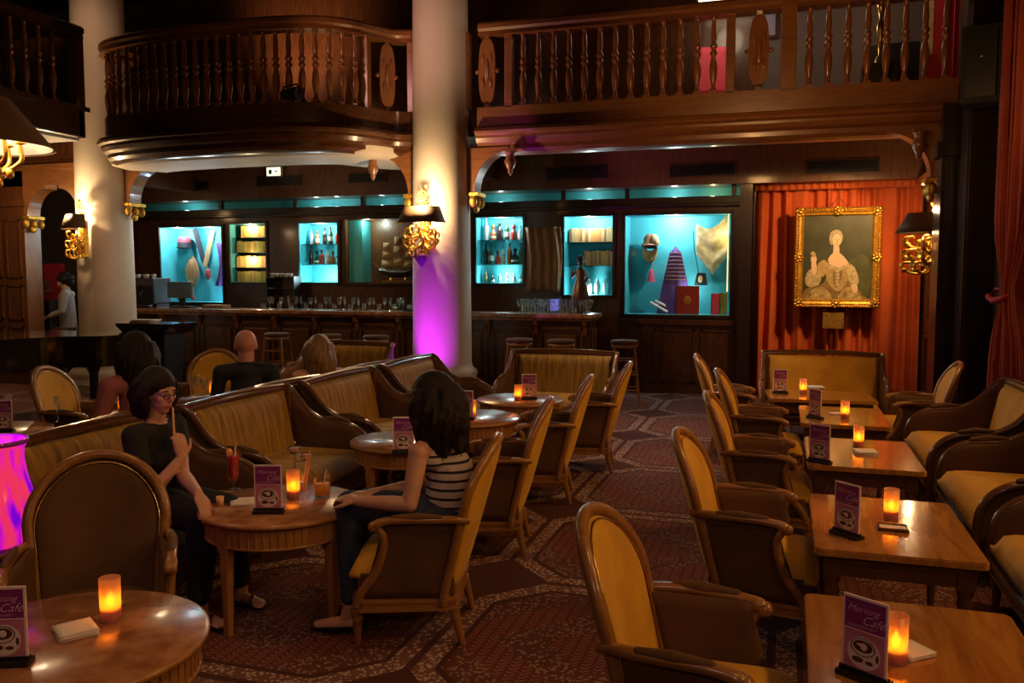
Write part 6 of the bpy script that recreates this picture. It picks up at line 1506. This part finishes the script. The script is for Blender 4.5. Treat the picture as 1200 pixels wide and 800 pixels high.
X0, X1, Z0, Z1 = OP['display']; light('POINT', 'niche_underlight', ((X0 + X1) / 2 + .2, WY + .12, Z0 + .4), 2.5, (.6, 1, 1), .03); light('POINT', 'niche_underlight', (X1 - .1, WY + .15, Z1 - .3), 2.0, (1, .7, .3), .03)
for px, e in ((215, 1.2), (368, 1.4), (392, .8), (445, .8), (520, .9), (585, 1), (690, 1.3), (790, 1.6), (835, 1.0)):
    X = atY(px, 230, WY)[0]; light('POINT', 'transom_light', (X, WY + .06, 2.87), e * 1.0, (.7, .95, .9) if px < 830 else (1, .8, .4), .03)
# gallery
light('POINT', 'gallery_light', (-.9, 11.8, 5.3), 8, (1, .75, .5), .2)
light('POINT', 'gallery_light', (.8, 11.6, 5.2), 7, (1, .55, .35), .2)
light('SPOT', 'roof_fill', (-7.8, 11.6, 4.5), 160, (1, .6, .35), .3, (-7.6, 14.0, 6.8), 80, .9); light('POINT', 'gallery_light', (-7.0, 12.0, 4.3), 3, (1, .45, .2), .3)  # the upward spot is added only to bring out the roof boards
light('SPOT', 'curtain_fill', (.6, 6.8, 3.2), 16, AMB, .2, (1.8, 8.7, 3.2), 70, .9); light('SPOT', 'balcony_wash', (-.5, 7.0, 3.6), 60, AMB, .2, (-.3, 10.3, 4.1), 75, .9)  # spots added to brighten the right curtain and the balcony front
light('SPOT', 'balcony_wash', (-5.0, 6.0, 3.2), 14, AMB, .2, (-5.6, 10.0, 4.1), 70, .9)  # added fill for the bowed balcony front
light('POINT', 'arch_light', (-11.0, 9.6, 2.9), 5, WARM, .1)
light('SPOT', 'column_wash', (-2.6, 7.6, 4.6), 50, (1, .60, .40), .3, (-4.2, 10.2, 4.6), 36, .9); light('SPOT', 'column_wash', (-6.2, 7.4, 4.6), 90, (1, .48, .38), .3, (-4.3, 10.2, 4.6), 36, .9)  # added side spots that even out the light on the right column
light('SPOT', 'column_wash', (-8.4, 7.6, 6.6), 90, (1, .58, .34), .3, (-9.6, 10.2, 4.6), 40, .9); light('SPOT', 'column_wash', (-7.2, 8.3, 2.6), 26, (1, .58, .36), .3, (-9.6, 10.2, 1.8), 40, .9)  # the same added spots for the left column
# glowing bucket spill
light('POINT', 'bucket_glow', gb.location + Vector((.0, -.0, .42)), 1.2, (.8, .05, .7), .05)

# ================================================================== CAMERA
cam = bpy.data.cameras.new('camera'); cam.sensor_width = 36; cam.lens = 30; cam.clip_end = 80
co = bpy.data.objects.new('camera', cam); C.objects.link(co); co.location = (0, 0, EYE); co.rotation_euler = (PI / 2 - PIT, 0, YAW)
sc = bpy.context.scene; sc.camera = co
vs_ = sc.view_settings; vs_.view_transform = 'Standard'; vs_.look = 'None'; vs_.gamma = 1; vs_.use_curve_mapping = False; vs_.exposure = .9
cy = sc.cycles; cy.use_denoising = True; cy.max_bounces = 6; cy.diffuse_bounces = 3; cy.glossy_bounces = 3; cy.transmission_bounces = 4; cy.transparent_max_bounces = 12; cy.sample_clamp_indirect = 4
cy.caustics_reflective = False; cy.caustics_refractive = False
